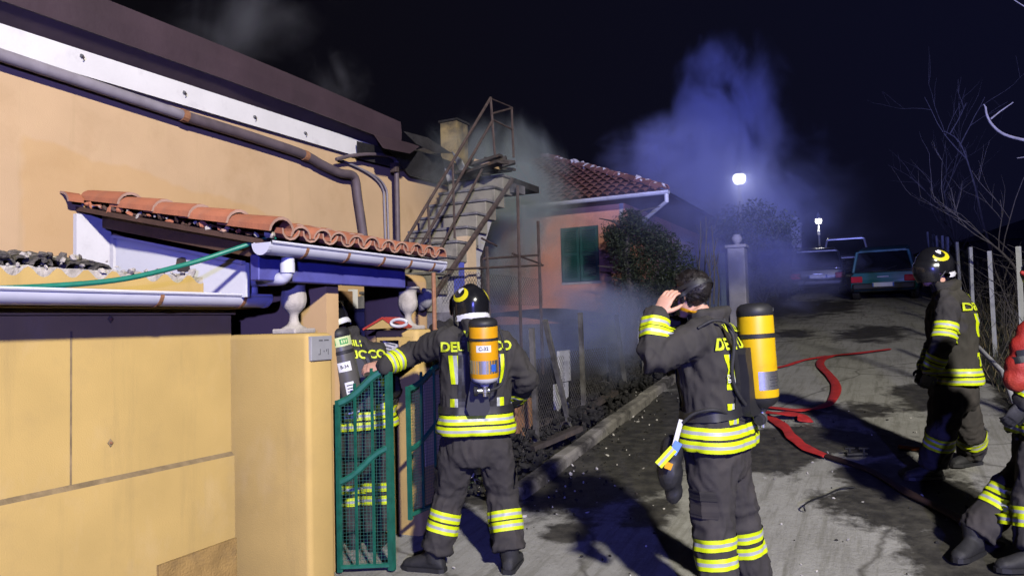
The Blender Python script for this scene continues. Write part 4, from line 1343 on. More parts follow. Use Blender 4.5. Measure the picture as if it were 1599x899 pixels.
for i in range(n_):
    p = pk + hd * (i * .33) + V((0, 0, .03 + random.uniform(-.015, .02)))
    m = Matrix.Translation(p) @ rotm @ Matrix.Rotation(random.uniform(-.06, .06), 4, 'Z')
    if i == 0:
        ht.matrix_basis = m
    else:
        place_copy(ht, m, bh)
mb = MB()
for i in range(n_):
    lump(mb, pk + hd * (i * .33 + .2) + V((.05, -.08, .02)), random.uniform(.05, .10), 'mortar')
    lump(mb, pk + hd * (i * .33 + .35) + V((.05, -.06, .07)), random.uniform(.04, .09), 'mortar')
o = mb.build('hip_mortar', bh); o['kind'] = 'stuff'
mb = MB()
prof = [(math.cos(PI + PI * j / 6) * .07, math.sin(PI + PI * j / 6) * .07) for j in range(7)]
mb.loft([[V((xx, EY - .07 + a_, EZr - .0 + b_)) for a_, b_ in prof] for xx in (-10.5, -8, EX + .04)], 'dull_white'); mb.build('gutter', bh)
mb = MB(); g0 = V((EX - .01, EY - .07, EZr - .05)); g1 = V((cr.x + .30, YB - .07, ony(1010, 350, YB).z)); mb.tube([g0, g0 + V((0, 0, -.15)), g1, V((cr.x + .05, YB - .05, g1.z - .2)), V((cr.x + .05, YB - .05, 1.0))], .042, 'dull_white', 8); mb.build('downpipe', bh)
mb = MB(); mb.box2((cr.x - .10, YB - .02, .4), (cr.x - .02, YB - .003, EZ), 'stair_white'); mb.build('corner_strip', bh)

# ================================================================== FOLIAGE HELPERS
def leaf_cloud(mb, centres, n, size, mats, flat=.5):
    for i in range(n):
        c, r = random.choice(centres)
        d = V((random.gauss(0, 1), random.gauss(0, 1), random.gauss(0, 1)))
        d = d.normalized() * (random.random() ** 0.45)
        p = V(c) + V((d.x * r[0], d.y * r[1], d.z * r[2]))
        a = V((random.uniform(-1, 1), random.uniform(-1, 1), random.uniform(-1, .4))).normalized() * size * random.uniform(.6, 1.4)
        b = a.cross(V((random.uniform(-1, 1), random.uniform(-1, 1), random.uniform(-1, 1)))).normalized() * size * random.uniform(.2, .45)
        mb.add([p - a, p - a * .1 + b, p + a, p - a * .1 - b], [(0, 1, 2, 3)], random.choice(mats))

def branchy(mb, p, d, L, r, depth, mat, spread=.55, up=.1, kids=(2, 3)):
    pts = [p]
    q = p.copy(); dd = d.normalized()
    seg = 5
    for i in range(seg):
        dd = (dd + V((random.uniform(-1, 1), random.uniform(-1, 1), random.uniform(-1, 1))) * .16 + UP * up * .3).normalized()
        q = q + dd * (L / seg)
        pts.append(q.copy())
    mb.tube(pts, [r * (1 - .6 * i / seg) for i in range(seg + 1)], mat, 5 if depth > 1 else 4)
    if depth > 0:
        for k in range(random.randint(*kids)):
            i = random.randint(2, seg)
            ax = V((random.uniform(-1, 1), random.uniform(-1, 1), random.uniform(-.3, 1))).normalized()
            branchy(mb, pts[i], (dd * (1 - spread) + ax * spread), L * random.uniform(.5, .75), r * .5, depth - 1, mat, spread, up, kids)

# evergreen climbing on the pink house corner
ev = thing('evergreen_tree', 'dark bushy evergreen growing against the corner of the pink house', 'tree', ony(985, 480, 12.6))
c = ony(985, 480, 12.6); zg = gz(c.x, c.y)
mb = MB(); mb.tube([V((c.x, c.y, zg - .1)), V((c.x + .05, c.y, zg + .8)), V((c.x - .05, c.y, zg + 1.7)), V((c.x + .08, c.y, zg + 2.5))], [.10, .08, .06, .03], 'bark', 8)
for i in range(9):
    z = zg + .7 + i * .2; a = random.uniform(0, 6.28)
    mb.tube([V((c.x, c.y, z)), V((c.x + .3 * math.cos(a), c.y + .3 * math.sin(a), z + .15)), V((c.x + .6 * math.cos(a), c.y + .5 * math.sin(a), z + .2))], [.03, .02, .008], 'bark', 5)
mb.build('trunk', ev)
mb = MB()
cs = [(ony(px, py, 12.6), (r, .35, r)) for px, py, r in ((985, 345, .22), (970, 375, .32), (1000, 360, .26), (985, 400, .40), (1010, 400, .36), (1020, 430, .4), (990, 440, .45), (1030, 460, .38), (1000, 475, .42), (960, 368, .2), (1045, 445, .3), (1040, 385, .28), (1060, 415, .34), (1068, 455, .38), (1022, 372, .26))]
cs = [(c_, (q_[0] * .95, q_[1], q_[2] * 1.05)) for c_, q_ in cs]
leaf_cloud(mb, cs, 17000, .030, ['leaf_dark', 'leaf_dark', 'leaf_dark', 'leaf_mid'])
for i in range(60):
    c_, q_ = random.choice(cs); d_ = V((random.uniform(-1, 1), random.uniform(-.6, .3), random.uniform(-1, 1))).normalized()
    leaf_cloud(mb, [(V(c_) + V((d_.x * q_[0], d_.y * q_[1], d_.z * q_[2])) * 1.05, (.10, .10, .14))], 40, .028, ['leaf_dark', 'leaf_mid'])
mb.build('crown', ev, fix=False)

bs = thing('leafy_bush', 'dim leafy bush around the lamp post behind the pale gate pillar', 'bush', P(1180, 470, 17))
c = P(1180, 470, 17.2); zg = gz(c.x, c.y)
mb = MB()
for i in range(7):
    branchy(mb, V((c.x + random.uniform(-.4, .4), c.y + random.uniform(-.3, .3), zg)), V((random.uniform(-.4, .4), random.uniform(-.4, .4), 1)), 1.9, .035, 1, 'bark')
mb.build('trunk', bs)
mb = MB()
cs = [(P(px, py, 17.2), (r, .6, r * .8)) for px, py, r in ((1150, 345, .55), (1190, 360, .7), (1215, 350, .5), (1170, 385, .7), (1210, 395, .6), (1140, 375, .5), (1185, 330, .4), (1130, 350, .35), (1225, 375, .45), (1195, 430, .6), (1225, 440, .5), (1180, 450, .5))]
leaf_cloud(mb, cs, 3300, .055, ['leaf_dark', 'leaf_dark', 'leaf_mid'])
mb.build('crown', bs, fix=False)

# bare upright canes in front of the gate pillar
for i, (x, y0, y1, D) in enumerate(((1094, 345, 470, 13.2), (1102, 338, 480, 13.3), (1111, 352, 475, 13.1), (1118, 375, 478, 13.4), (1106, 380, 480, 13.0), (1088, 400, 480, 13.3))):
    t = thing('bare_cane', 'thin pale leafless cane rising behind the man holding his head', 'cane', P(x, y1, D), 'bare canes beside the pale gate pillar')
    a, b = P(x + random.uniform(-4, 4), y1, D), P(x, y0, D)
    mb = MB()
    m1 = lerp(a, b, .4) + V((random.uniform(-.05, .05), 0, 0)); m2 = lerp(a, b, .75) + V((random.uniform(-.05, .05), 0, 0))
    mb.tube(spline([a, m1, m2, b], 3), [.016 - .001 * k for k in range(10)], 'bark_pale', 5)
    mb.build('stem', t)
    mb = MB()
    for k in range(4):
        p = lerp(a, b, random.uniform(.4, .9)); mb.tube([p, p + V((random.uniform(-.12, .12), random.uniform(-.1, .1), random.uniform(.15, .4)))], [.006, .003], 'bark_pale', 4)
    mb.build('twigs', t)

# pale gate pillars and teal gate at the back
for label, px0, px1, pyt, D in (('pale rendered gate pillar below the street lamp', 1138, 1164, 388, 15.5), ('bluish gate pillar farther up the lane beside the parked cars', 1236, 1250, 352, 26)):
    a, b = P(px0, pyt, D), P(px1, pyt, D)
    wdt = (b - a).length
    t = thing('gate_pillar', label, 'pillar', ((a.x + b.x) / 2, (a.y + b.y) / 2, gz(a.x, a.y)))
    c = (a + b) / 2
    mb = MB(); mb.bbox((c.x - wdt / 2, c.y - wdt / 2, gz(c.x, c.y) - .3), (c.x + wdt / 2, c.y + wdt / 2, c.z), 'stair_white', .02); mb.build('shaft', t)
    mb = MB(); mb.bbox((c.x - wdt / 2 - .04, c.y - wdt / 2 - .04, c.z + .002), (c.x + wdt / 2 + .04, c.y + wdt / 2 + .04, c.z + .07), 'stair_white', .015); mb.build('cap', t)
    mb = MB(); mb.lathe([(.0, .07), (.06, .07), (.05, .1), (.1, .16), (.11, .22), (.07, .29), (0, .31)], 'stair_white', 14, Matrix.Translation(c)); o = mb.build('finial', t); autosmooth(o)
tg = thing('teal_gate', 'pale teal panelled gate beside the pale gate pillar', 'gate', P(1115, 480, 15.4))
a, b = P(1064, 392, 15.4), P(1136, 480, 15.4)
for i in range(7):
    u0, u1 = i / 7, (i + 1) / 7
    p, q = lerp(a, V((b.x, b.y, a.z)), u0), lerp(a, V((b.x, b.y, a.z)), u1 - .02)
    mb = MB()
    zt = a.z - .12 * random.random()
    mb.prism([V((p.x, p.y, gz(p.x, p.y))), V((q.x, q.y, gz(q.x, q.y))), V((q.x, q.y, zt)), V((p.x, p.y, zt))], (.01, -.03, 0), 'gate_teal'); mb.build('panel', tg)
for zz in (.3, 1.2):
    mb = MB(); p, q = V((a.x, a.y, 0)), V((b.x, b.y, 0)); zb = gz(a.x, a.y) + zz
    mb.tube([V((p.x, p.y - .03, zb)), V((q.x, q.y - .03, zb))], .025, 'gate_teal', 6); mb.build('rail', tg)
hw = thing('garden_wall', 'low dark garden wall running between the pink house and the lane', 'wall', (-3.9, 13.4, 1.1))
mb = MB(); mb.box2((-4.6, 12.9, .6), (-3.5, 13.05, 1.75), 'burnt_wall'); mb.build('wall', hw)
for i in range(8):
    mb = MB(); x = -4.5 + i * .14; mb.box2((x, 12.86, 1.1), (x + .08, 12.897, 1.95 - .1 * (i % 3)), 'dull_white' if i in (3, 6) else 'burnt_wall'); mb.build('slat', hw)

# ================================================================== STREET LAMPS
def lamp(label, hx, hy, D, k, power):
    h = P(hx, hy, D)
    t = thing('street_lamp', label, 'street lamp', (h.x, h.y, gz(h.x, h.y)), 'street lamps up the lane')
    mb = MB(); mb.tube([V((h.x, h.y, gz(h.x, h.y) - .1)), V((h.x, h.y, h.z - .25 * k)), V((h.x, h.y, h.z + .15 * k))], [.05 * k, .035 * k, .025 * k], 'lamp_pole', 8); mb.build('pole', t)
    mb = MB(); mb.lathe([(0.0, .34), (.02, .34), (.025, .26), (.07, .24), (.08, .14), (.13, .09), (.17, .03), (.175, .0), (.15, 0.0), (.0, .04)], 'lamp_pole', 16, Matrix.Translation(h + V((0, 0, .06 * k))) @ Matrix.Scale(k, 4)); o = mb.build('lamp_head', t); autosmooth(o)
    mb = MB(); mb.ellipsoid(h - V((0, 0, .03 * k)), (.155 * k, .155 * k, .15 * k), 'lamp_bulb', 14, 8); o = mb.build('globe', t); autosmooth(o, 80)
    mb = MB(); b = h - V((0, 0, .62 * k)); mb.bbox(b - V((.06, .06, .11)) * k, b + V((.06, .06, .11)) * k, 'dull_white', .01); mb.build('control_box', t)
    l_ = bpy.data.lights.new('lamp_light', 'POINT'); l_.energy = power; l_.color = (1, .97, .9); l_.shadow_soft_size = .17 * k
    lo = bpy.data.objects.new('lamp_light', l_); lo.location = h - V((0, 0, .22 * k)); COL.objects.link(lo)
lamp('lit street lamp on a thin pole behind the pale gate pillar', 1154, 277, 18, 1.0, 16)
lamp('small distant lit street lamp beyond the parked cars', 1278, 344, 40, 1.1, 160)

# ================================================================== CARS
def car(label, rear, yaw, W, L, H, paint, kind, lights=True):
    """rear bumper foot point, local +Y = forward"""
    t = thing('parked_car', label, 'car', rear, 'cars parked at the top of the lane')
    pitch = math.atan(.115)
    X = Matrix.Translation(V(rear)) @ Matrix.Rotation(yaw, 4, 'Z') @ Matrix.Rotation(pitch, 4, 'X')
    hw = W / 2
    def ring(y, z0, z1, w0, w1, r=.08):
        pts = [(-w0 + r, z0), (w0 - r, z0), (w0, z0 + r), (w1, z1 - r), (w1 - r, z1), (-w1 + r, z1), (-w1, z1 - r), (-w0, z0 + r)]
        return [X @ V((a, y, b)) for a, b in pts]
    mb = MB()
    bz = H * .58
    mb.loft([ring(0.0, .38, .62, hw * .86, hw * .86), ring(.04, .30, bz * .95, hw * .95, hw * .93), ring(.22, .24, bz, hw, hw * .95), ring(L * .3, .22, bz + .02, hw, hw * .95), ring(L * .65, .22, bz, hw, hw * .95), ring(L * .9, .25, bz * .82, hw * .95, hw * .86), ring(L, .32, bz * .66, hw * .82, hw * .76)], paint)
    o = mb.build('body', t); autosmooth(o, 35)
    mb = MB()
    bk = .10 if kind == 'estate' else .22
    tp = bk + (.12 if kind == 'estate' else .28)
    mb.loft([ring(bk, bz - .03, bz + .02, hw * .88, hw * .86, .02), ring((bk + tp) / 2, bz - .03, (bz + H) / 2, hw * .89, hw * .80, .03), ring(tp, bz - .03, H - .05, hw * .9, hw * .73, .06), ring(L * .4, bz - .03, H - .02, hw * .9, hw * .73, .06), ring(L * .56, bz - .03, H - .07, hw * .9, hw * .70, .06), ring(L * .74, bz - .04, bz + .02, hw * .88, hw * .82, .02)], 'car_glass')
    o = mb.build('window_band', t); autosmooth(o, 35)
    mb = MB()
    mb.loft([ring(tp - .05, H - .075, H - .03, hw * .735, hw * .68, .02), ring(tp + .1, H - .075, H, hw * .75, hw * .70, .03), ring(L * .4, H - .075, H + .02, hw * .75, hw * .70, .03), ring(L * .55, H - .09, H - .04, hw * .72, hw * .67, .02)], paint)
    o = mb.build('roof', t); autosmooth(o, 35)
    for sx in (-1, 1):
        mb = MB()
        mb.tube([X @ V((sx * hw * .87, bk + .0, bz - .02)), X @ V((sx * hw * .735, tp, H - .06))], .04, paint, 6); mb.build('rear_pillar', t)
        mb = MB(); zz = bz * .74
        mb.bbox((sx * hw * .60, -.035, zz - .08), (sx * hw * .94, .10, zz + .09), 'tail_red', .025)
        mb.v = [X @ p for p in mb.v]; mb.build('tail_light', t)
        mb = MB(); mb.bbox((sx * hw * .99, L * .60, bz - .02), (sx * hw * 1.13, L * .60 + .10, bz + .12), paint, .03); mb.v = [X @ p for p in mb.v]; mb.build('wing_mirror', t)
        for yy in (.62, L - .75):
            mb = MB()
            mt_ = X @ Matrix.Translation((sx * (hw - .12), yy, .29)) @ Matrix.Rotation(PI / 2, 4, 'Y')
            mb.lathe([(.0, -.09), (.2, -.09), (.285, -.09), (.30, -.06), (.30, .06), (.285, .09), (.2, .09), (0, .09)], 'rubber', 20, mt_)
            wo = mb.build('wheel', t); autosmooth(wo, 40)
            mb = MB(); mb.lathe([(0, .095 * sx), (.06, .10 * sx), (.18, .085 * sx), (.19, .07 * sx), (0, .06 * sx)], 'steel', 16, mt_); mb.build('rim', wo)
    mb = MB(); mb.bbox((-hw * .90, -.10, .33), (hw * .90, .05, .50), 'black' if kind != 'hatch' else paint, .04); mb.v = [X @ p for p in mb.v]; mb.build('bumper', t)
    mb = MB(); pz = .46 if kind == 'estate' else .60
    mb.bbox((-.26, -.115, pz - .055), (.26, -.02, pz + .055), 'reg_plate', .006); mb.v = [X @ p for p in mb.v]; pl = mb.build('number_plate', t)
    for sx in (-1, 1):
        mb = MB(); mb.box((sx * .243, -.117, pz), (.03, .006, .10), 'label_blue'); mb.v = [X @ p for p in mb.v]; mb.build('plate_strip', pl)
    mb = MB(); mb.tube([X @ V((-.02, bk - .05, bz + .02)), X @ V((.35, bk + .03, bz + .12))], .008, 'black', 5); mb.build('wiper', t)
    mb = MB(); mb.bbox((-.14, -.05, bz * .80), (.14, .0, bz * .84), 'steel', .008); mb.v = [X @ p for p in mb.v]; mb.build('boot_handle', t)
    return t
c1 = gnd(1278, 461); c2 = gnd(1381, 470)
car('dark navy hatchback with a white plate, parked left of the teal car', c1, .10, 1.70, 3.9, 1.42, 'car_navy', 'hatch')
car('teal estate car with bright tail lights parked nearest the fence', c2, -.06, 1.68, 4.2, 1.40, 'car_teal', 'estate')
c3 = c1 + V((.55, 6.5, 0)); c3.z = gz(c3.x, c3.y)
car('silver car with a pale roof parked beyond the navy hatchback', c3, .05, 1.8, 4.4, 1.68, 'car_silver', 'suv')

# ================================================================== RIGHT SIDE: fence posts, undergrowth, bare trees, rail
XPOST = 1.3
pposts = [((1590, 385), 9.854), ((1545, 392), 12.46), ((1515, 386), 15.15), ((1494, 378), 18.0), ((1479, 370), 20.5), ((1471, 368), 23), ((1463, 368), 25.5), ((1457, 366), 28.5), ((1448, 362), 32)]
for (px, py), yy in pposts:
    p = onx(px, py, XPOST)
    z0 = gz(p.x, p.y)
    t = tag(MB().box2((0, 0, 0), (1, 1, 1), 'concrete_post').build('tmp'), 'x', 'y')
    bpy.data.objects.remove(t)
    lean = V((random.uniform(-.05, .05), random.uniform(-.04, .04), 0))
    mb = MB(); d = V((p.x, p.y, p.z)) - (V((p.x, p.y, z0 - .2)) + lean)
    mb.box(V((p.x, p.y, (p.z + z0 - .2) / 2)) + lean / 2, (.052, .052, d.length), 'concrete_post', d.to_track_quat('Z', 'Y').to_matrix())
    o = mb.build('fence_post', origin=(p.x, p.y, z0))
    nth = ['nearest', 'second nearest', 'third nearest', 'fourth nearest', 'fifth nearest', 'sixth nearest', 'seventh nearest', 'second farthest', 'farthest'][pposts.index(((px, py), yy))]
    tag(o, 'slim pale concrete fence post, the %s of the row along the lane' % nth, 'fence post', 'concrete fence posts along the right of the lane')
ww = thing('fence_wire', 'thin sagging wires strung along the pale concrete fence posts', 'wire', (XPOST, 12, 2))
for k in (.15, .6, 1.0):
    mb = MB()
    pts = [onx(px, py, XPOST) - V((-.035, 0, k)) for (px, py), _ in pposts]
    mb.tube(pts, .003, 'wire', 4); mb.build('strand', ww)
gr_ = thing('metal_rail', 'shiny white metal tube sloping in the undergrowth behind the standing firefighter', 'rail', onx(1540, 552, 1.0))
a, b = onx(1516, 530, .95), onx(1566, 582, .95)
mb = MB(); mb.tube([a, b, b + (b - a).normalized() * .8 - V((0, 0, .2))], .028, 'dull_white', 10); o = mb.build('tube', gr_); autosmooth(o)
mb = MB(); d = (b - a).normalized(); mb.tube([a - d * .03, a + d * .02], .034, 'steel', 10); mb.build('end_cap', gr_)
mb = MB(); mb.tube([lerp(a, b, .2), V((lerp(a, b, .2).x, lerp(a, b, .2).y, gz(.95, a.y)))], .02, 'rust_iron', 6); mb.build('leg', gr_)

mb = MB()
for i in range(170):
    y = random.uniform(6.5, 26); x = random.uniform(1.15, 2.6) + random.uniform(0, .3)
    p = V((x, y, gz(x, y)))
    branchy(mb, p, V((random.uniform(-.5, .35), random.uniform(-.5, .5), 1)), random.uniform(.5, 1.2), .010, 1, 'bark', .6, .05, (2, 4))
o = mb.build('undergrowth'); o['kind'] = 'stuff'
mb = MB()
for i in range(2600):
    y = random.uniform(4.5, 24); x = 1.05 + abs(random.gauss(0, .55))
    p = V((x, y, gz(x, y)))
    h = random.uniform(.08, .38)
    d = V((random.uniform(-.5, .5), random.uniform(-.5, .5), 1)).normalized()
    sd_ = V((random.uniform(-1, 1), random.uniform(-1, 1), 0)).normalized() * .006
    mb.add([p - sd_, p + sd_, p + d * h + sd_ * .3], [(0, 1, 2)], random.choice(['leaf_dry', 'leaf_dark', 'bark']))
o = mb.build('dry_grass', fix=False); o['kind'] = 'stuff'

def bare_tree(label, base, tips, r, seed, extra=6, mat='bark'):
    random.seed(seed)
    t = thing('bare_tree', label, 'tree', base, 'leafless trees beyond the fence')
    mb = MB()
    pts = spline([V(base)] + [V(p) for p in tips], 5)
    mb.tube(pts, [lerp(r, r * .18, i / (len(pts) - 1)) for i in range(len(pts))], mat, 7); mb.build('trunk', t)
    mb = MB()
    for k in range(extra):
        i = random.randint(len(pts) // 4, len(pts) - 2)
        d = (pts[i + 1] - pts[i]).normalized()
        branchy(mb, pts[i], d * .5 + V((random.uniform(-1, 1), random.uniform(-1, 1), random.uniform(0, .9))), random.uniform(.7, 1.7), r * .35, 2, mat, .5, .12)
    mb.build('crown', t)
p0 = P(1548, 470, 15.5); b0 = V((p0.x, p0.y, gz(p0.x, p0.y)))
bare_tree('tall thin leafless tree leaning over the fence posts', b0, [P(1548, 400, 15.5), P(1534, 345, 15.5), P(1522, 290, 15.5), P(1500, 225, 15.5), P(1475, 205, 15.5)], .036, 11, 5)
p0 = P(1600, 470, 12); b0 = V((p0.x, p0.y, gz(p0.x, p0.y)))
bare_tree('leafless shrub with crooked pale branches among the nearer fence posts', b0, [P(1590, 430, 12), P(1570, 400, 12), P(1545, 378, 12), P(1530, 365, 12)], .03, 12, 5, 'bark')
p0 = P(1500, 440, 20); b0 = V((p0.x, p0.y, gz(p0.x, p0.y)))
bare_tree('twiggy leafless bush far along the fence behind the standing firefighter', b0, [P(1495, 400, 20), P(1488, 360, 20), P(1478, 320, 20), P(1470, 280, 20)], .04, 13, 14)
random.seed(21)
nb_ = thing('bare_branch', 'pale forked branch reaching in from the right against the night sky', 'branch', P(1640, 225, 6))
mb = MB(); pts = spline([P(1700, 215, 6), P(1640, 226, 6), P(1600, 219, 6), P(1568, 210, 6), P(1550, 196, 6), P(1541, 180, 6), P(1539, 167, 6)], 4)
mb.tube(pts, [lerp(.015, .007, i / (len(pts) - 1)) for i in range(len(pts))], 'bark_pale', 7); mb.build('stem', nb_)
for a, b, c in (((1547, 186), (1562, 174), (1582, 160)), ((1640, 225), (1610, 244), (1588, 247)), ((1540, 175), (1538, 166), (1536, 163)), ((1640, 40), (1605, 14), (1583, 0))):
    mb = MB(); mb.tube([P(*a, 6), P(*b, 6), P(*c, 6)], [.007, .005, .003], 'bark_pale', 6); mb.build('twig', nb_)
mb = MB(); q = P(1640, 226, 6); mb.tube(spline([P(1640, 40, 6), P(1668, 120, 6), P(1700, 215, 6), P(1730, 400, 6), V((P(1740, 560, 6).x, P(1740, 560, 6).y, gz(*P(1740, 560, 6).xy)))], 4), [.012 + .002 * i for i in range(17)], 'bark_pale', 7); mb.build('trunk', nb_)

dh = thing('dark_house', 'unlit house with a long roofline beyond the leafless trees', 'house', P(1590, 420, 32))
c = P(1640, 420, 32); zg = gz(c.x, c.y)
a = P(1500, 372, 32); b = P(1680, 322, 32)
mb = MB(); mb.box2((a.x + .3, a.y, zg - 2), (a.x + 9, a.y + 6, a.z - .15), 'dark_house'); mb.build('wall', dh)
mb = MB(); mb.prism([V((a.x - .3, a.y - .4, a.z - .2)), V((a.x + 9.4, a.y - .4, a.z - .2)), V((a.x + 4.6, a.y - .4, a.z + 1.3))], (0, 6.8, 0), 'dark_house'); mb.build('roof', dh)

# ================================================================== FIRE HOSES AND SMALL THINGS ON THE LANE
def flat_hose(name, label, pts, w_, mat, th=.018, up=True, group=None, cat='hose', npt=6):
    P3 = spline(pts, npt)
    t = thing(name, label, cat, P3[0], group)
    mb = MB()
    rings = []
    for i, p in enumerate(P3):
        d = (P3[min(i + 1, len(P3) - 1)] - P3[max(i - 1, 0)]).normalized()
        tw = .35 * noise.noise(V((i * .23, 1, w_ * 9)))
        s_ = d.cross(UP).normalized()
        s_ = (s_ * math.cos(tw) + UP * math.sin(tw)).normalized()
        nn_ = s_.cross(d).normalized()
        ww_ = w_ * (1 + .18 * noise.noise(V((i * .31, 4, 0)))) / 2
        rings.append([p + s_ * (ww_ * math.cos(a)) + nn_ * (th * math.sin(a)) for a in [2 * PI * k / 10 for k in range(10)]])
    mb.loft(rings, mat)
    o = mb.build('hose', t); autosmooth(o, 60)
    return t
G = lambda a, b: gnd(a, b, .025)
flat_hose('fire_hose', 'red flat fire hose snaking down the lane behind the yellow cylinder', [G(1388, 545), G(1340, 551), G(1302, 555), G(1285, 560), G(1281, 570), G(1296, 586), G(1306, 604), G(1298, 626), G(1278, 636), G(1250, 640), G(1215, 637), G(1170, 632)], .115, 'hose_red', .013)
flat_hose('fire_hose', 'bulky folded red hose end lying beneath the yellow cylinder', [G(1178, 640), G(1200, 650), G(1222, 664), G(1240, 684), G(1262, 700), G(1292, 712)], .12, 'hose_red', .013)
flat_hose('fire_hose', 'short folded bend of red hose on top of the lower red hose', [G(1185, 648) + V((0, 0, .03)), G(1215, 652) + V((0, 0, .05)), G(1250, 652) + V((0, 0, .03)), G(1258, 657)], .15, 'hose_red', .013)
flat_hose('fire_hose', 'thin red hose crossing the lane toward the yellow cylinder', [G(1290, 556), G(1255, 562), G(1222, 572), G(1180, 578)], .055, 'hose_red', .013)
flat_hose('fire_hose', 'dull orange hose piece at the feet of the standing firefighter', [G(1404, 697), G(1425, 700), G(1455, 702), G(1480, 703)], .07, 'hose_orange', .02)
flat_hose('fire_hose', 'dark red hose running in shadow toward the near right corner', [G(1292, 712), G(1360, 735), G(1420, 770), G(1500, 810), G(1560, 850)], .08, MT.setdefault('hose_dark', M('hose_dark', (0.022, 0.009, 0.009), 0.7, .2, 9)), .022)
cw_ = thing('loose_cable', 'thin stiff black cable curled on the pale concrete', 'cable', gnd(1258, 793))
mb = MB(); mb.tube(spline([gnd(1257, 797, .02), gnd(1256, 788, .06), gnd(1268, 780, .03), gnd(1290, 772, .02), gnd(1312, 762, .03), gnd(1335, 760, .02)], 5), .006, 'black', 6); mb.build('cable', cw_)
hc = thing('hose_coupling', 'small black two-handled valve standing on the wet lane', 'valve', gnd(1337, 712))
for px in (1327, 1349):
    p = gnd(px, 712)
    mb = MB(); mb.tube([p, p + V((0, 0, .07))], .012, 'black', 8); mb.tube([p + CR * -.045 + V((0, 0, .07)), p + CR * .045 + V((0, 0, .07))], .010, 'black', 6); mb.build('handle', hc)
p = gnd(1338, 712); mb = MB(); mb.tube([p - CR * .09 + V((0, 0, .015)), p + CR * .09 + V((0, 0, .015))], .02, 'black', 8); mb.build('valve_body', hc)

# ================================================================== PEOPLE
def remesh(mb, voxel, smooth=4, disp=None):
    """fuse overlapping closed lofts into one continuous surface; returns verts, faces"""
    me = bpy.data.meshes.new('tmp')
    me.from_pydata([tuple(p) for p in mb.v], [], mb.f)
    bm = bmesh.new(); bm.from_mesh(me); bmesh.ops.recalc_face_normals(bm, faces=bm.faces); bm.to_mesh(me); bm.free()
    o = bpy.data.objects.new('tmp', me); COL.objects.link(o)
    md = o.modifiers.new('r', 'REMESH'); md.mode = 'VOXEL'; md.voxel_size = voxel; md.adaptivity = 0
    if smooth:
        sm = o.modifiers.new('s', 'SMOOTH'); sm.factor = .5; sm.iterations = smooth
    dg = bpy.context.evaluated_depsgraph_get()
    m2 = bpy.data.meshes.new_from_object(o.evaluated_get(dg))
    bpy.data.objects.remove(o); bpy.data.meshes.remove(me)
    vs = [v.co.copy() for v in m2.vertices]
    if disp:
        nr = [v.normal.copy() for v in m2.vertices]
        vs = [p + n * disp(p, n) for p, n in zip(vs, nr)]
    fs = [tuple(p.vertices) for p in m2.polygons]
    bpy.data.meshes.remove(m2)
    return vs, fs

def bvh_of(vs, fs):
    return BVHTree.FromPolygons([tuple(v) for v in vs], fs)

def ridged(p):
    return 1 - abs(noise.noise(p)) * 2

def cloth(seed, amp, joints, vert=(7, 7, 2.6), fine=1.0):
    """fold displacement; joints = [(point, radius, axis)] where folds bunch across the limb"""
    off = V((seed * 3.1, seed * 1.7, seed * 5.3))
    def f(p, n):
        q = V((p.x * vert[0], p.y * vert[1], p.z * vert[2])) + off
        w = noise.noise(V((p.x * 3, p.y * 3, p.z * 3)) + off)
        d = amp * (0.65 * noise.noise(q) + 0.5 * (ridged(q * 1.9 + V((w, w, w))) - .6))
        for c, r, ax in joints:
            t = (p - c).length / r
            if t < 1:
                k = (1 - t * t) ** 2
                u = (p - c).dot(ax)
                lat = p - ax * u
                qq = ax * (u * 15) + lat * 4.5 + off
                d += k * amp * (0.95 * (ridged(qq) - .55) + 0.35 * (ridged(qq * 2.1) - .5))
        cr_ = max(0.0, ridged(q * 3.1 + V((w * 2, w, 0))))
        d += amp * 0.30 * (cr_ ** 3 - .25)
        d += fine * 0.0012 * noise.noise(p * 45 + off)
        return d
    return f

def mesh_object(name, vs, fs, mat, parent=None, origin=None, fmat=None):
    mb = MB()
    mats = mat if isinstance(mat, list) else [mat]
    for m in mats:
        mb.mi(m)
    mb.v = vs; mb.f = fs
    mb.m = fmat if fmat else [0] * len(fs)
    return mb.build(name, parent, smooth=True, origin=origin, fix=False)

TAPE = [(-1.0, -.30, 'yellow_tape'), (-.30, .30, 'silver_tape'), (.30, 1.0, 'yellow_tape')]
def ring_tape(bvh, c, axis, R, hw, parent, name='reflective_stripe', n=56, lift=.005, arc=None, mats=TAPE):
    axis = V(axis).normalized(); c = V(c)
    u = axis.orthogonal().normalized(); w = axis.cross(u)
    mb = MB()
    for lo_, hi_, mat in mats:
        rows = [lo_ * hw, (lo_ + hi_) / 2 * hw, hi_ * hw]
        grid = []
        for z in rows:
            rad = []
            pts = []
            for k in range(n):
                a = 2 * PI * k / n
                d = u * math.cos(a) + w * math.sin(a)
                o = c + axis * z + d * R
                h = bvh.ray_cast(o, -d, R)
                rad.append((h[0] - (c + axis * z)).length if h[0] is not None else None)
                pts.append(d)
            good = [r_ for r_ in rad if r_]
            avg = sum(good) / len(good) if good else R * .7
            rad = [r_ if r_ else avg for r_ in rad]
            rad = [max(rad[k - 1], rad[k], rad[(k + 1) % n]) * .5 + rad[k] * .5 for k in range(n)]
            grid.append([c + axis * z + pts[k] * (rad[k] + lift) for k in range(n)])
        mb.loft(grid, mat, cap=False)
    return mb.build(name, parent, smooth=True, fix=True)

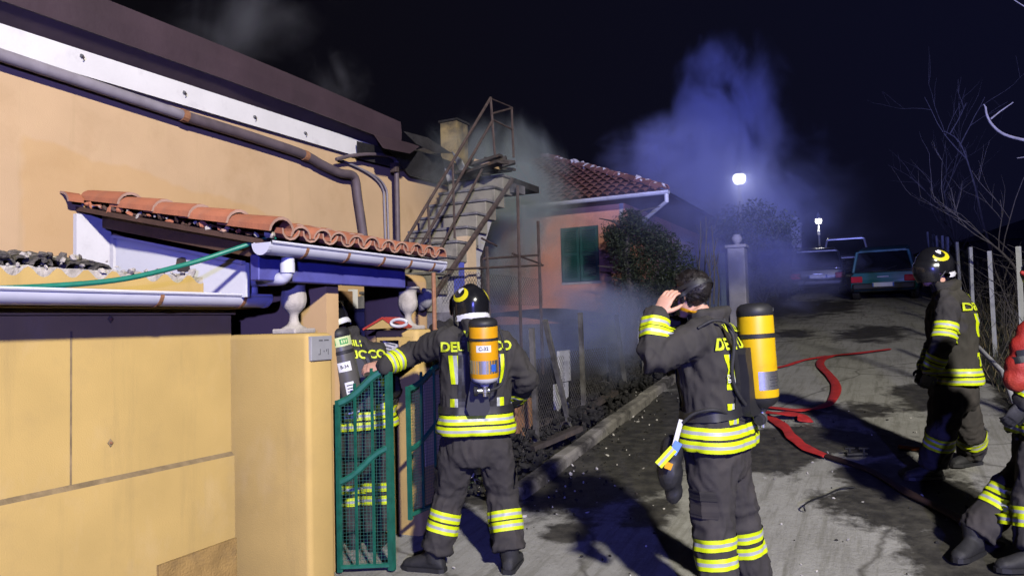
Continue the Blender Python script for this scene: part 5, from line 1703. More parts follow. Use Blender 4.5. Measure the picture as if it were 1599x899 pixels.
def line_tape(bvh, pts, side, hw, dirn, parent, mats=TAPE, lift=.006, name='reflective_stripe', n=14, back=.5):
    """strip along a poly-line laid on the body by casting along dirn"""
    pts = [V(p) for p in pts]
    dirn = V(dirn).normalized()
    mb = MB()
    P_ = []
    for i in range(len(pts) - 1):
        for k in range(n):
            P_.append(lerp(pts[i], pts[i + 1], k / n))
    P_.append(pts[-1])
    last = None
    for lo_, hi_, mat in mats:
        rows = []
        for q in P_:
            row = []
            for wv in (lo_, (lo_ + hi_) / 2, hi_):
                s_ = V(side)
                o = q + s_ * (wv * hw) - dirn * back
                h = bvh.ray_cast(o, dirn, back + .6)
                row.append((h[0] - dirn * lift) if h[0] is not None else None)
            rows.append(row)
        for i in range(len(rows) - 1):
            for j in range(2):
                q4 = [rows[i][j], rows[i][j + 1], rows[i + 1][j + 1], rows[i + 1][j]]
                if all(x is not None for x in q4) and max((q4[0] - q4[2]).length, (q4[1] - q4[3]).length) < .12:
                    mb.add(q4, [(0, 1, 2, 3)], mat)
    if mb.f:
        return mb.build(name, parent, smooth=True, fix=False)

def lay_text(txt, size, O, U, W, dirn, bvh, parent, mat='lettering', lift=.007, arc=0.0, name='lettering', back=.5):
    vs, fs = text_mesh(txt, size)
    O, U, W, dirn = V(O), V(U), V(W), V(dirn).normalized()
    out = []
    for v in vs:
        p = O + U * v.x + W * (v.y - arc * v.x * v.x)
        ds = []
        for a_, b_ in ((0, 0), (.022, 0), (-.022, 0), (0, .022), (0, -.022)):
            h = bvh.ray_cast(p + U * a_ + W * b_ - dirn * back, dirn, back + .5)
            if h[0] is not None:
                ds.append(h[3])
        out.append((p + dirn * (.5 * min(ds) + .5 * sum(ds) / len(ds) - back - lift)) if len(ds) == 5 and max(ds) - min(ds) < .12 else None)
    fs = [f for f in fs if all(out[i] is not None for i in f)]
    if not fs:
        return None
    used = sorted({i for f in fs for i in f}); mp_ = {i: k for k, i in enumerate(used)}
    mb = MB(); mb.add([out[i] for i in used], [tuple(mp_[i] for i in f) for f in fs], mat)
    return mb.build(name, parent, fix=False)

def frame(fwd, up):
    up = V(up).normalized(); fwd = V(fwd); fwd = (fwd - up * fwd.dot(up)).normalized()
    rt = fwd.cross(up)
    return Matrix((rt, fwd, up)).transposed()

def head_parts(c, fwd, up, k=1.0):
    R = frame(fwd, up)
    T = lambda p: V(c) + R @ (V(p) * k)
    mb = MB()
    mb.ellipsoid(T((0, -.012, .035)), (.076 * k, .098 * k, .088 * k), 'skin', 18, 12, R)
    mb.ellipsoid(T((0, .028, -.025)), (.064 * k, .072 * k, .085 * k), 'skin', 16, 10, R)
    mb.ellipsoid(T((0, .050, -.088)), (.040 * k, .038 * k, .030 * k), 'skin', 12, 8, R)
    mb.ellipsoid(T((0, .098, -.020)), (.013 * k, .022 * k, .018 * k), 'skin', 10, 8, R)
    mb.tube([T((0, .088, .020)), T((0, .108, -.018))], [.010 * k, .012 * k], 'skin', 8, True)
    mb.ellipsoid(T((0, .080, .030)), (.052 * k, .018 * k, .010 * k), 'skin', 12, 8, R)
    mb.ellipsoid(T((0, .088, -.058)), (.024 * k, .012 * k, .007 * k), 'skin', 10, 6, R)
    mb.ellipsoid(T((0, .086, -.070)), (.021 * k, .011 * k, .008 * k), 'skin', 10, 6, R)
    for sx in (-1, 1):
        mb.ellipsoid(T((sx * .078, -.008, -.012)), (.009 * k, .020 * k, .033 * k), 'skin', 10, 8, R @ Matrix.Rotation(sx * .3, 3, 'Z'))
        mb.ellipsoid(T((sx * .045, .060, -.030)), (.022 * k, .02 * k, .022 * k), 'skin', 10, 8, R)
    return mb, T, R

def hand_parts(wrist, along, palm, thumb_side, curl=.5, k=1.0, spread=.10):
    """wrist point, direction of the fingers, palm normal, which side the thumb is on (+1 / -1 along palm x along)"""
    a = V(along).normalized(); pn = V(palm); pn = (pn - a * pn.dot(a)).normalized()
    sd = a.cross(pn).normalized() * thumb_side
    T = lambda x, y, z: V(wrist) + (sd * x + pn * y + a * z) * k
    mb = MB()
    def flat(z, w_, t, x=0):
        return [T(x + w_ * math.cos(q), t * math.sin(q), z) for q in [2 * PI * i / 14 for i in range(14)]]
    mb.loft([flat(-.05, .027, .022), flat(-.01, .028, .019), flat(.03, .038, .017), flat(.07, .042, .015), flat(.095, .038, .010)], 'skin')
    for x, L, r in ((.031, .074, .0092), (.0105, .083, .0095), (-.0105, .077, .0092), (-.030, .060, .0082)):
        p = V((x * .95, 0, .086)); ang = 0.0
        pts = [p]
        dirx = x * spread * 8
        for f_, cc in ((.46, .55), (.30, 1.0), (.24, .8)):
            ang += curl * cc
            p = p + V((dirx * .3 * L * f_, math.sin(ang) * L * f_, math.cos(ang) * L * f_))
            pts.append(p)
        mb.tube([T(*q) for q in pts], [r * k, r * .95 * k, r * .88 * k, r * .74 * k], 'skin', 9, True)
    pts = [V((.024, .004, .018)), V((.050, .016, .045)), V((.064, .026 + .01 * curl, .072)), V((.066, .040 + .012 * curl, .094))]
    mb.tube([T(*q) for q in pts], [.0135 * k, .012 * k, .0105 * k, .0085 * k], 'skin', 9, True)
    return mb

def helmet_build(c, fwd, up, parent, k=1.0, visor_up=True, az=2.0):
    R = frame(fwd, up)
    T = lambda p: V(c) + R @ (V(p) * k)
    mb = MB()
    n, m = 28, 12
    def hp(th, a, s=1.0):
        """th from 0 (top) to 1 (rim), a azimuth with 0 = forward"""
        ang = th * 1.80
        r = math.sin(ang)
        zz = math.cos(ang)
        low = -.035 - .035 * max(0, -math.cos(a)) - .045 * abs(math.sin(a)) ** 3
        x = math.sin(a) * r * .122 * s
        y = math.cos(a) * r * .148 * s - .008
        z = .045 + (zz * .125 if zz > 0 else zz * -low * 4.4) * s
        ridge = .012 * math.exp(-(x / .03) ** 2) * max(0, zz) ** .5
        return V((x, y, z + ridge * s))
    rings = [[T(hp(i / m, 2 * PI * j / n)) for j in range(n)] for i in range(1, m + 1)]
    inner = [[T(hp(i / m, 2 * PI * j / n, .95)) for j in range(n)] for i in range(m, 0, -1)]
    mb.loft(rings + inner, 'helmet')
    h = mb.build('helmet', parent); autosmooth(h, 50)
    def patch(poly, mat, name, s=1.012):
        mb = MB()
        q = [hp(t, a, s) for t, a in poly]
        ctr = sum(q, V((0, 0, 0))) / len(q)
        ct = (sum(t for t, a in poly) / len(poly), sum(a for t, a in poly) / len(poly))
        vs = [T(p) for p in q] + [T(hp(ct[0], ct[1], s))]
        # two concentric rings so the patch follows the shell
        midr = [T(hp(lerp(ct[0], t, .5), lerp(ct[1], a, .5), s)) for t, a in poly]
        nn_ = len(poly)
        vs = [T(p) for p in q] + midr + [T(hp(ct[0], ct[1], s))]
        fs = [(i, (i + 1) % nn_, nn_ + (i + 1) % nn_, nn_ + i) for i in range(nn_)] + [(nn_ + i, nn_ + (i + 1) % nn_, 2 * nn_) for i in range(nn_)]
        mb.add(vs, fs, mat)
        o = mb.build(name, h); autosmooth(o, 80)
    for sg in (1, -1):
        # yellow sickle sweeping from the rear flank
        outer = [(.38 + .40 * abs(math.sin(t)) * .9, sg * (2.85 - 1.15 * i / 10)) for i, t in [(i, -1.2 + 2.4 * i / 10) for i in range(11)]]
        arcp = []
        for i in range(13):
            t = i / 12
            a_ = -2.3 + 4.2 * t
            arcp.append((.58 + .24 * math.cos(a_ + PI / 2 - .6), sg * (az + .52 * math.sin(a_ + PI / 2 - .6))))
        arci = []
        for i in range(13):
            t = i / 12
            a_ = -2.3 + 4.2 * t
            arci.append((.53 + .17 * math.cos(a_ + PI / 2 - .6), sg * (az - .09 + .36 * math.sin(a_ + PI / 2 - .6))))
        mb = MB()
        ra = [T(hp(t, a, 1.014)) for t, a in arcp]; rb = [T(hp(t, a, 1.014)) for t, a in arci]
        rm = [T(hp((arcp[i][0] + arci[i][0]) / 2, (arcp[i][1] + arci[i][1]) / 2, 1.016)) for i in range(13)]
        mb.loft([ra, rm, rb], 'helmet_yellow', cap=False, closed=False)
        mb.build('yellow_flash', h, smooth=True, fix=False)
        patch([(.44 + .10 * math.cos(q) * (1 + .35 * math.sin(3 * q)), sg * (az - .10 + .20 * math.sin(q) * (1 + .3 * math.cos(3 * q)))) for q in [2 * PI * i / 14 for i in range(14)]], 'helmet_white', 'emblem', 1.02)
    # pale neck guard rim at the back
    mb = MB()
    ra, rb = [], []
    for i in range(15):
        a = PI - 1.35 + 2.7 * i / 14
        p = hp(1.0, a, 1.0); ra.append(T(p + V((0, 0, .012)) * 1.0)); rb.append(T(p * 1.0 + V((0, -.004, -.028))))
    rc = [lerp(a_, b_, .5) + R @ V((0, -.012, 0)) for a_, b_ in zip(ra, rb)]
    mb.loft([ra, rc, rb], 'helmet_white', cap=False, closed=False)
    mb.build('neck_rim', h, smooth=True, fix=False)
    # visor
    mb = MB()
    rows = []
    for zz, yy, sc_v in ((.075, .150, .9), (.045, .166, 1.0), (.0, .168, 1.03), (-.05, .158, 1.0), (-.10 if not visor_up else -.06, .140, .92)):
        rows.append([T((math.sin(a) * .128 * sc_v, math.cos(a) * yy * sc_v - .01, zz + (.03 if visor_up else 0))) for a in [-1.25 + 2.5 * i / 12 for i in range(13)]])
    mb.loft(rows, 'black_gloss', cap=False, closed=False)
    mb.build('visor', h, smooth=True, fix=False)
    mb = MB()
    for sg in (1, -1):
        mb.tube([T((sg * .118, -.01, -.02)), T((sg * .10, .03, -.08)), T((sg * .05, .055, -.118)), T((0, .06, -.125))], .007, 'black', 6)
    mb.build('chin_strap', h)
    return h

def person(label, J, fwd, seed, gender=1.0, gloves=('l', 'r'), helmet=True, curl=(.5, .5), palms=None, hems=1.0, jk_w=1.0, visor_up=True, az=2.0):
    """J: world joints. fwd: horizontal facing of the chest"""
    fwd = V(fwd).normalized()
    right = fwd.cross(UP).normalized()
    base = (J['an_l'] + J['an_r']) / 2
    base = V((base.x, base.y, gz(base.x, base.y)))
    # ---------- body (skin): head, neck, slim trunk and limbs, hands
    mb, T, R = head_parts(J['head'], J['face'], J.get('hup', UP))
    hv, hf = None, None
    mb.tube([J['head'] + R @ V((0, -.025, -.05)), lerp(J['head'], J['neck'], .75), J['neck'] - UP * .05], [.055, .057, .065], 'skin', 14)
    hv, hf = remesh(mb, .0062, 3)
    inner = MB()
    inner.tube([J['neck'] - UP * .02, J['chest'], J['waist'], (J['hip_l'] + J['hip_r']) / 2], [.06, .12, .11, .11], 'skin', 12, True)
    for s_ in 'lr':
        inner.tube([lerp(J['sh_' + s_], J['chest'], .3), J['sh_' + s_], J['el_' + s_], J['wr_' + s_]], [.06, .05, .038, .026], 'skin', 10, True)
        inner.tube([J['hip_' + s_], J['kn_' + s_], J['an_' + s_]], [.085, .058, .042], 'skin', 10, True)
    iv, if_ = remesh(inner, .022, 2)
    vs = list(hv); fs = list(hf); fm = [0] * len(hf)
    def join(v2, f2, mi_):
        o = len(vs)
        vs.extend(v2); fs.extend([tuple(o + i for i in f) for f in f2]); fm.extend([mi_] * len(f2))
    join(iv, if_, 0)
    for s_, ts in (('l', 1), ('r', -1)):
        al = J.get('fin_' + s_, (J['wr_' + s_] - J['el_' + s_]).normalized())
        pm = J.get('palm_' + s_, -right if s_ == 'r' else right)
        hm = hand_parts(J['wr_' + s_] + V(al).normalized() * .03, al, pm, J.get('thumb_' + s_, 1), curl[0] if s_ == 'l' else curl[1], 1.12 if s_ in gloves else 1.03)
        v2, f2 = remesh(hm, .0042 if s_ not in gloves else .0055, 1)
        join(v2, f2, 1 if s_ in gloves else 0)
    body = mesh_object('person', vs, fs, ['skin', 'rubber'], origin=base, fmat=fm)
    tag(body, label, 'person', 'firefighters at the scene')
    for sx in (-1, 1):
        mb = MB(); mb.ellipsoid(T((sx * .031, .077, .006)), (.012, .012, .012), 'eye', 12, 8); mb.ellipsoid(T((sx * .031, .0865, .006)), (.006, .0035, .006), 'black', 10, 6)
        o = mb.build('eye', body); autosmooth(o, 80)
    # ---------- jacket
    jb = MB()
    upv = (J['neck'] - J['waist']).normalized()
    def tring(c, a, b, up_, off=0.0, n=24, ex=2.6):
        f2 = (fwd - up_ * fwd.dot(up_)).normalized(); r2 = f2.cross(up_)
        out = []
        for i in range(n):
            q = 2 * PI * i / n
            cx, sx_ = math.cos(q), math.sin(q)
            x = math.copysign(abs(cx) ** (2 / ex), cx) * a; y = math.copysign(abs(sx_) ** (2 / ex), sx_) * b
            out.append(V(c) + r2 * x + f2 * (y + off))
        return out
    hem_up = (J['waist'] - J['hem']).normalized()
    w_ = jk_w
    shm = (J['sh_l'] + J['sh_r']) / 2
    shw = (J['sh_l'] - J['sh_r']).length / 2
    rings = [tring(J['hem'] - hem_up * .0, .245 * w_ * hems, .185 * hems, hem_up), tring(J['hem'] + hem_up * .05, .248 * w_ * hems, .185 * hems, hem_up), tring(lerp(J['hem'], J['waist'], .6), .225 * w_, .165, hem_up), tring(J['waist'], .212 * w_, .155, upv),
             tring(lerp(J['waist'], J['chest'], .5), .215 * w_, .158, upv), tring(J['chest'], .222 * w_, .162, upv), tring(lerp(J['chest'], shm, .6), .215 * w_, .150, upv, -.01),
             tring(shm + upv * .005, max(.15, shw * .92), .115, upv, -.015), tring(lerp(shm, J['neck'], .55) + upv * .02, .115, .095, upv, -.01), tring(J['neck'] + upv * .005, .088, .092, upv, -.012), tring(J['neck'] + upv * .05, .097, .105, upv, -.018), tring(J['neck'] + upv * .075, .094, .104, upv, -.022), tring(J['neck'] + upv * .08, .05, .06, upv, -.015)]
    jb.loft(rings, 'fabric')
    for s_ in 'lr':
        a, b, c = J['sh_' + s_], J['el_' + s_], J['wr_' + s_]
        inn = lerp(a, lerp(J['chest'], J['neck'], .55), .45)
        jb.tube([inn, a, lerp(a, b, .45), lerp(a, b, .85), b, lerp(b, c, .2), lerp(b, c, .6), c], [.095, .098, .090, .080, .078, .076, .069, .066], 'fabric', 16, True)
    jj = []
    for s_ in 'lr':
        jj.append((J['el_' + s_], .19, (J['wr_' + s_] - J['sh_' + s_]).normalized()))
        jj.append((J['sh_' + s_], .17, (J['el_' + s_] - J['sh_' + s_]).normalized()))
    jv, jf = remesh(jb, .0115, 5, cloth(seed, .021, jj))
    jk = mesh_object('jacket', jv, jf, 'fabric', body)
    # ---------- trousers
    tb = MB()
    hc = (J['hip_l'] + J['hip_r']) / 2
    tb.loft([tring(hc - UP * .14, .165, .125, UP), tring(hc - UP * .07, .20, .155, UP), tring(hc, .205, .158, UP), tring(hc + UP * .12, .19, .145, UP), tring(hc + UP * .20, .175, .135, UP)], 'fabric')
    for s_ in 'lr':
        a, b, c = J['hip_' + s_], J['kn_' + s_], J['an_' + s_]
        lo_ = lerp(b, c, .93)
        tb.tube([a + UP * .03, lerp(a, b, .35), lerp(a, b, .8), b, lerp(b, c, .25), lerp(b, c, .65), lo_], [.118, .122, .108, .106, .104, .106, .108], 'fabric', 18)
    jj = []
    for s_ in 'lr':
        ax = (J['an_' + s_] - J['hip_' + s_]).normalized()
        jj += [(J['kn_' + s_], .22, ax), (lerp(J['kn_' + s_], J['an_' + s_], .85), .20, ax), (J['hip_' + s_] - UP * .03, .2, (ax + right * (.6 if s_ == 'l' else -.6)).normalized())]
    tv, tf = remesh(tb, .0115, 5, cloth(seed + 7, .022, jj))
    tr = mesh_object('trousers', tv, tf, 'fabric_t', body)
    # ---------- boots
    for s_ in 'lr':
        an = J['an_' + s_]; td = V(J.get('toe_' + s_, fwd)); td.z = 0; td.normalize()
        g = gz(an.x, an.y)
        sd = td.cross(UP)
        bm_ = MB()
        zt = an.z + .10
        bm_.tube([V((an.x, an.y, zt)), V((an.x, an.y, an.z + .02)), V((an.x, an.y, g + .055))], [.062, .060, .056], 'rubber', 14)
        def fr(y, w1, h):
            c = V((an.x, an.y, g + .0)) + td * y
            return [c + sd * (w1 * math.cos(q)) + UP * (h * .5 + h * .5 * math.sin(q)) for q in [2 * PI * i / 14 for i in range(14)]]
        bm_.loft([fr(-.075, .018, .04), fr(-.065, .036, .075), fr(-.03, .044, .12), fr(.03, .046, .13), fr(.09, .047, .10), fr(.15, .050, .078), fr(.20, .044, .066), fr(.228, .024, .04)], 'rubber')
        v2, f2 = remesh(bm_, .009, 3)
        v2 = [V((p.x, p.y, max(p.z, g - .002))) for p in v2]
        bo = mesh_object('boot', v2, f2, 'rubber', body)
        sb = MB()
        def sl_(y, w1):
            c = V((an.x, an.y, g)) + td * y
            return [c + sd * w1 - UP * .004, c + sd * w1 + UP * .022, c - sd * w1 + UP * .022, c - sd * w1 - UP * .004]
        sb.loft([sl_(-.078, .028), sl_(-.05, .046), sl_(.03, .044), sl_(.10, .050), sl_(.17, .052), sl_(.215, .036), sl_(.235, .014)], 'black'); sb.build('sole', bo)
    if helmet:
        helmet_build(J['head'] + R @ V((0, -.005, .015)), J['face'], J.get('hup', UP), body, 1.0, visor_up, az)
    return dict(body=body, jacket=jk, trousers=tr, jb=bvh_of(jv, jf), tb=bvh_of(tv, tf), fwd=fwd, right=right, R=R, T=T, hv=hv, hf=hf)

def air_cylinder(label, top, bot, out, r, style, num=None):
    """top / bottom centres, out = direction away from the wearer's back"""
    top, bot = V(top), V(bot)
    up = (top - bot).normalized(); L = (top - bot).length
    out = V(out); out = (out - up * out.dot(up)).normalized()
    R = Matrix((out.cross(up), out, up)).transposed()
    X = Matrix.Translation(bot) @ R.to_4x4()
    body = {'yellow': 'tank_yellow', 'orange': 'tank_orange', 'grey': 'tank_grey'}[style]
    t = thing('air_cylinder', label, 'air cylinder', bot, 'breathing air cylinders worn on the back')
    mb = MB(); mb.lathe([(r * .97, .09 * L), (r, .11 * L), (r, .86 * L), (r * .97, .88 * L)], body, 32, X); o = mb.build('tank', t); autosmooth(o, 50)
    mb = MB(); mb.lathe([(r * .985, .875 * L), (r * 1.01, .88 * L), (r * 1.005, .93 * L), (r * .93, .965 * L), (r * .74, .99 * L), (r * .4, L), (0, L)], 'black', 32, X); o = mb.build('cap', t); autosmooth(o, 50)
    mb = MB(); mb.lathe([(0, -.045 * L), (r * .30, -.045 * L), (r * .34, -.015 * L), (r * .7, .015 * L), (r * .93, .055 * L), (r * .985, .095 * L)], 'white_plastic' if style == 'orange' else 'black', 32, X); o = mb.build('neck', t); autosmooth(o, 50)
    mb = MB(); mb.lathe([(0, -.20 * L), (r * .17, -.20 * L), (r * .17, -.15 * L), (r * .28, -.14 * L), (r * .28, -.08 * L), (r * .2, -.07 * L), (r * .2, -.04 * L)], 'steel', 18, X)
    a, b = X @ V((-.03, .0, -.11 * L)), X @ V((.045, .01, -.11 * L)); mb.tube([a, b], r * .16, 'steel', 12)
    o = mb.build('valve', t); autosmooth(o, 45)
    mb = MB(); mb.lathe([(r * .25, -.012), (r * .34, -.010), (r * .34, .010), (r * .25, .012)], 'rubber', 12, X @ Matrix.Translation((.055, .01, -.11 * L)) @ Matrix.Rotation(PI / 2, 4, 'Y')); o = mb.build('valve_knob', t)
    mb = MB(); mb.lathe([(r * 1.005, .66 * L), (r * 1.045, .665 * L), (r * 1.045, .70 * L), (r * 1.005, .705 * L)], 'black', 32, X, cap=False); o = mb.build('strap', t); autosmooth(o, 40)
    def lab(z0, z1, a0, a1, mat, name, off=1.004, par=t):
        mb = MB(); n = 10
        ra = [X @ V((math.sin(a) * r * off, math.cos(a) * r * off, z0 * L)) for a in [a0 + (a1 - a0) * i / n for i in range(n + 1)]]
        rb = [X @ V((math.sin(a) * r * off, math.cos(a) * r * off, z1 * L)) for a in [a0 + (a1 - a0) * i / n for i in range(n + 1)]]
        mb.loft([ra, rb], mat, cap=False, closed=False); o = mb.build(name, par, smooth=True, fix=False); return o
    def wrap_text(txt, size, a0, z, mat, par, off=1.009, vert=False):
        vs, fs = text_mesh(txt, size)
        mb = MB()
        pts = []
        for v in vs:
            x, y = (v.x, v.y) if not vert else (-v.y, v.x)
            a = a0 - x / r
            pts.append(X @ V((math.sin(a) * r * off, math.cos(a) * r * off, z * L + y)))
        mb.add(pts, fs, mat); mb.build('lettering', par, fix=False)
    return t, lab, wrap_text, X, L

def ank(px, Y):
    p = P(px, 900, Y)
    return V((p.x, p.y, gz(p.x, p.y) + .095))

def dress(F, J, cuffs=('l', 'r'), upper=(), text=True, knee=(.36, .54), tape_k=1.0):
    jk, tr, jb, tb, fwd, right = F['jacket'], F['trousers'], F['jb'], F['tb'], F['fwd'], F['right']
    ax = (J['waist'] - J['hem']).normalized()
    for d_ in (.036, .104):
        ring_tape(jb, J['hem'] + ax * d_, ax, .36, .028, jk, n=72)
    for s_ in cuffs:
        a, b = J['el_' + s_], J['wr_' + s_]; d = (b - a).normalized()
        for t in (.62, .86):
            ring_tape(jb, lerp(a, b, t), d, .108, .025, jk, n=40)
    for s_ in upper:
        a, b = J['sh_' + s_], J['el_' + s_]; d = (b - a).normalized()
        for t in (.70, .90):
            ring_tape(jb, lerp(a, b, t), d, .15, .028, jk, n=36)
    for s_ in 'lr':
        a, b = J['kn_' + s_], J['an_' + s_]; d = (b - a).normalized()
        for t in knee:
            ring_tape(tb, lerp(a, b, t), d, .19, .030, tr, n=48)
    upv = (J['neck'] - J['waist']).normalized()
    mid = lerp(J['chest'], J['neck'], .46)
    if text:
        lay_text('DEL FUOCO', .082, mid - fwd * .1, right, upv, fwd, jb, jk)
        lay_text('VIGILI', .060, mid + upv * .085 - fwd * .1, right, upv, fwd, jb, jk, arc=1.2)
    for sx in (-1, 1):
        q0 = mid + right * (sx * .14) - upv * .05 - fwd * .1
        line_tape(jb, [q0, q0 - upv * .18 - right * sx * .015], right, .040, fwd, jk)
        q0 = J['hem'] + right * (sx * .13) + ax * .135 - fwd * .1
        line_tape(jb, [q0 + ax * .105, q0], right, .040, fwd, jk)

def pockets(F, J):
    right, fwd = F['right'], F['fwd']
    for s_, k in (('l', -1), ('r', 1)):
        a, b = J['hip_' + s_], J['kn_' + s_]
        d = -right * k
        side = fwd
        q0, q1 = lerp(a, b, .50) + right * k * .06, lerp(a, b, .86) + right * k * .06
        line_tape(F['tb'], [q0, q1], side, .075, d, F['trousers'], [(-1, 1, 'fabric_t')], lift=.016, name='thigh_pocket', back=.2)
        line_tape(F['tb'], [q0 - (b - a) * .03, lerp(q0, q1, .3)], side, .080, d, F['trousers'], [(-1, 1, 'fabric')], lift=.022, name='pocket_flap', back=.2)

def harness(F, J, parent, belt=True):
    """carrying plate, belt and shoulder straps of the breathing set, laid over the jacket"""
    jb, fwd, right = F['jb'], F['fwd'], F['right']
    upv = (J['neck'] - J['waist']).normalized()
    blk = [(-1, 1, 'black')]
    if belt:
        ring_tape(jb, J['waist'] - upv * .01, upv, .34, .024, parent, 'waist_belt', n=64, lift=.012, mats=blk)
    for sx in (-1, 1):
        q = [J['waist'] + right * sx * .10, J['chest'] + right * sx * .10, lerp(J['chest'], J['neck'], .55) + right * sx * .095, J['neck'] + right * sx * .085 - upv * .02]
        line_tape(jb, [p - fwd * .05 for p in q], right, .022, fwd, parent, blk, lift=.012, name='shoulder_strap')
        q = [J['neck'] + right * sx * .10 - upv * .03, lerp(J['chest'], J['neck'], .4) + right * sx * .12, J['chest'] + right * sx * .13, J['waist'] + right * sx * .12]
        line_tape(jb, [p + fwd * .05 for p in q], right, .024, -fwd, parent, blk, lift=.012, name='shoulder_strap')
    # carrying plate
    c0 = J['waist'] - fwd * .185; c1 = lerp(J['chest'], J['neck'], .35) - fwd * .175
    mb = MB()
    rings = []
    for t, w_ in ((-.12, .055), (0, .075), (.5, .045), (.9, .06), (1.0, .04)):
        c = lerp(c0, c1, t); rings.append([c + right * w_ - fwd * .03, c + right * w_ + fwd * .03, c - right * w_ + fwd * .03, c - right * w_ - fwd * .03])
    mb.loft(rings, 'black'); o = mb.build('back_plate', parent); autosmooth(o, 40)

# ---- firefighter with his arm stretched out to the gate
Y0 = 4.8
p = lambda px, py, d=0.0: P(px, py, Y0 + d)
J = dict(head=p(733, 489, .06), face=(CF * .86 - CR * .48 - UP * .08), neck=p(741, 515), chest=p(743, 562), waist=p(743, 632), hem=p(744, 676, -.01), sh_l=p(699, 533, .01), sh_r=p(784, 537, .03), el_l=p(646, 551, .22), wr_l=p(603, 570, .07),
         el_r=p(823, 590, .02), wr_r=p(806, 622, .20), hip_l=p(717, 692), hip_r=p(771, 692), kn_l=p(704, 770, .06), kn_r=p(784, 770, .05), an_l=ank(679, 4.78), an_r=ank(797, 4.72))
J['toe_l'] = -CR * .85 + CF * .3; J['toe_r'] = CR * .1 + CF * .6
J['toe_r'] = CF * -.0 + CR * .25 + CF
J['fin_l'] = (-CR * .9 - UP * .1 + CF * .1); J['palm_l'] = (-UP * .6 + CF * .6); J['thumb_l'] = -1
J['palm_r'] = -CR
FB = person('firefighter seen from behind reaching one arm to the gate, orange cylinder on his back', J, CF * .97 - CR * .12, 1, gloves=('r',), curl=(.55, .8), jk_w=1.06)
dress(FB, J)
pockets(FB, J)
t, lab, wtxt, X, L = air_cylinder('orange air cylinder with a white label on the back of the firefighter at the gate', P(754, 496, 4.50), P(757, 598, 4.52), -CF, .088, 'orange')
harness(FB, J, t)
lab(.50, .60, -.55, .5, 'label_white', 'white_label'); wtxt('C-32', .030, -.02, .55, 'print_dark', t)
lab(.17, .37, -1.2, 1.2, 'steel', 'silver_label'); lab(.20, .31, -.95, -.55, 'label_blue', 'blue_label', 1.008)
mb = MB(); mb.tube(spline([X @ V((-.03, .03, -.10 * L)), X @ V((-.10, .02, -.02 * L)), X @ V((-.13, -.02, .25 * L)), X @ V((-.12, -.06, .6 * L)), X @ V((-.09, -.08, .85 * L))], 5), .008, 'rubber', 8); mb.build('hose', t)

# ---- firefighter holding his head, facing left
Y0 = 3.95
J = dict(head=p(1079, 462, 0), face=(-CR * .60 + CF * .78 - UP * .22), neck=p(1103, 505), chest=p(1115, 563), waist=p(1118, 634), hem=p(1119, 694), sh_l=p(1096, 524, -.17), sh_r=p(1118, 519, .19), el_l=p(1019, 563, -.22), wr_l=p(1024, 497, -.14),
         el_r=p(1052, 570, .36), wr_r=p(1056, 500, .26), hip_l=p(1108, 706, -.10), hip_r=p(1130, 704, .10), kn_l=p(1112, 818, -.11), kn_r=p(1156, 810, .13), an_l=ank(1125, 3.80), an_r=ank(1176, 4.10))
J['toe_l'] = -CR * .8 + CF * .4; J['toe_r'] = -CR * .8 + CF * .5
J['fin_l'] = (CR * .50 + UP * .80 + CF * .12); J['palm_l'] = (CR * .55 + CF * .75 - UP * .25); J['thumb_l'] = -1
J['fin_r'] = (CR * .3 + UP * .9); J['palm_r'] = -CF; J['thumb_r'] = 1
FC = person('bareheaded dark haired firefighter raising a hand to his face, bright yellow cylinder on his back', J, -CR * .78 + CF * .62, 4, gloves=(), helmet=False, curl=(.42, .4), jk_w=1.1)
dress(FC, J, cuffs=('l', 'r'), knee=(.20, .42))
pockets(FC, J)
t, lab, wtxt, X, L = air_cylinder('bright yellow air cylinder with a silver label on the bareheaded firefighter', P(1177, 473, 3.92), P(1189, 634, 3.90), CR * .75 - CF * .66, .093, 'yellow')
harness(FC, J, t)
lab(.48, .63, -1.05, -.28, 'label_white', 'white_label'); wtxt('C-33', .042, -.66, .555, 'print_dark', t)
lab(.17, .345, -.75, 1.2, 'steel', 'silver_label')
wtxt('C-3', .040, -.55, .925, 'white_plastic', t, 1.02)
mb = MB(); n = [(-.62, .185), (-.42, .255), (-.62, .325), (-.82, .255)]
mb.add([X @ V((math.sin(a) * .093 * 1.014, math.cos(a) * .093 * 1.014, z * L)) for a, z in n], [(0, 1, 2, 3)], 'label_teal'); mb.build('green_diamond', t, fix=False)
for i in range(4):
    lab(.20 + i * .03, .21 + i * .03, .0, .6 - .1 * (i % 2), 'print_dark', 'print_line', 1.008)
for pts, r_ in (([P(1176, 640, 3.88), P(1160, 655, 3.82), P(1120, 640, 3.70), P(1085, 645, 3.72), P(1066, 660, 3.74)], .009), ([P(1130, 498, 3.75), P(1146, 530, 3.72), P(1143, 580, 3.72), P(1150, 610, 3.74), P(1170, 640, 3.80)], .010), ([P(1090, 512, 3.70), P(1115, 500, 3.70), P(1140, 508, 3.72), P(1150, 540, 3.73)], .008)):
    mb = MB(); mb.tube(spline(pts, 6), r_, 'rubber', 8); o = mb.build('hose', t); autosmooth(o, 60)
lay_text('C-33', .022, P(1142, 592, 3.68), CR * .2 - UP, CR, CF, FC['jb'], t, 'white_plastic', lift=.014)
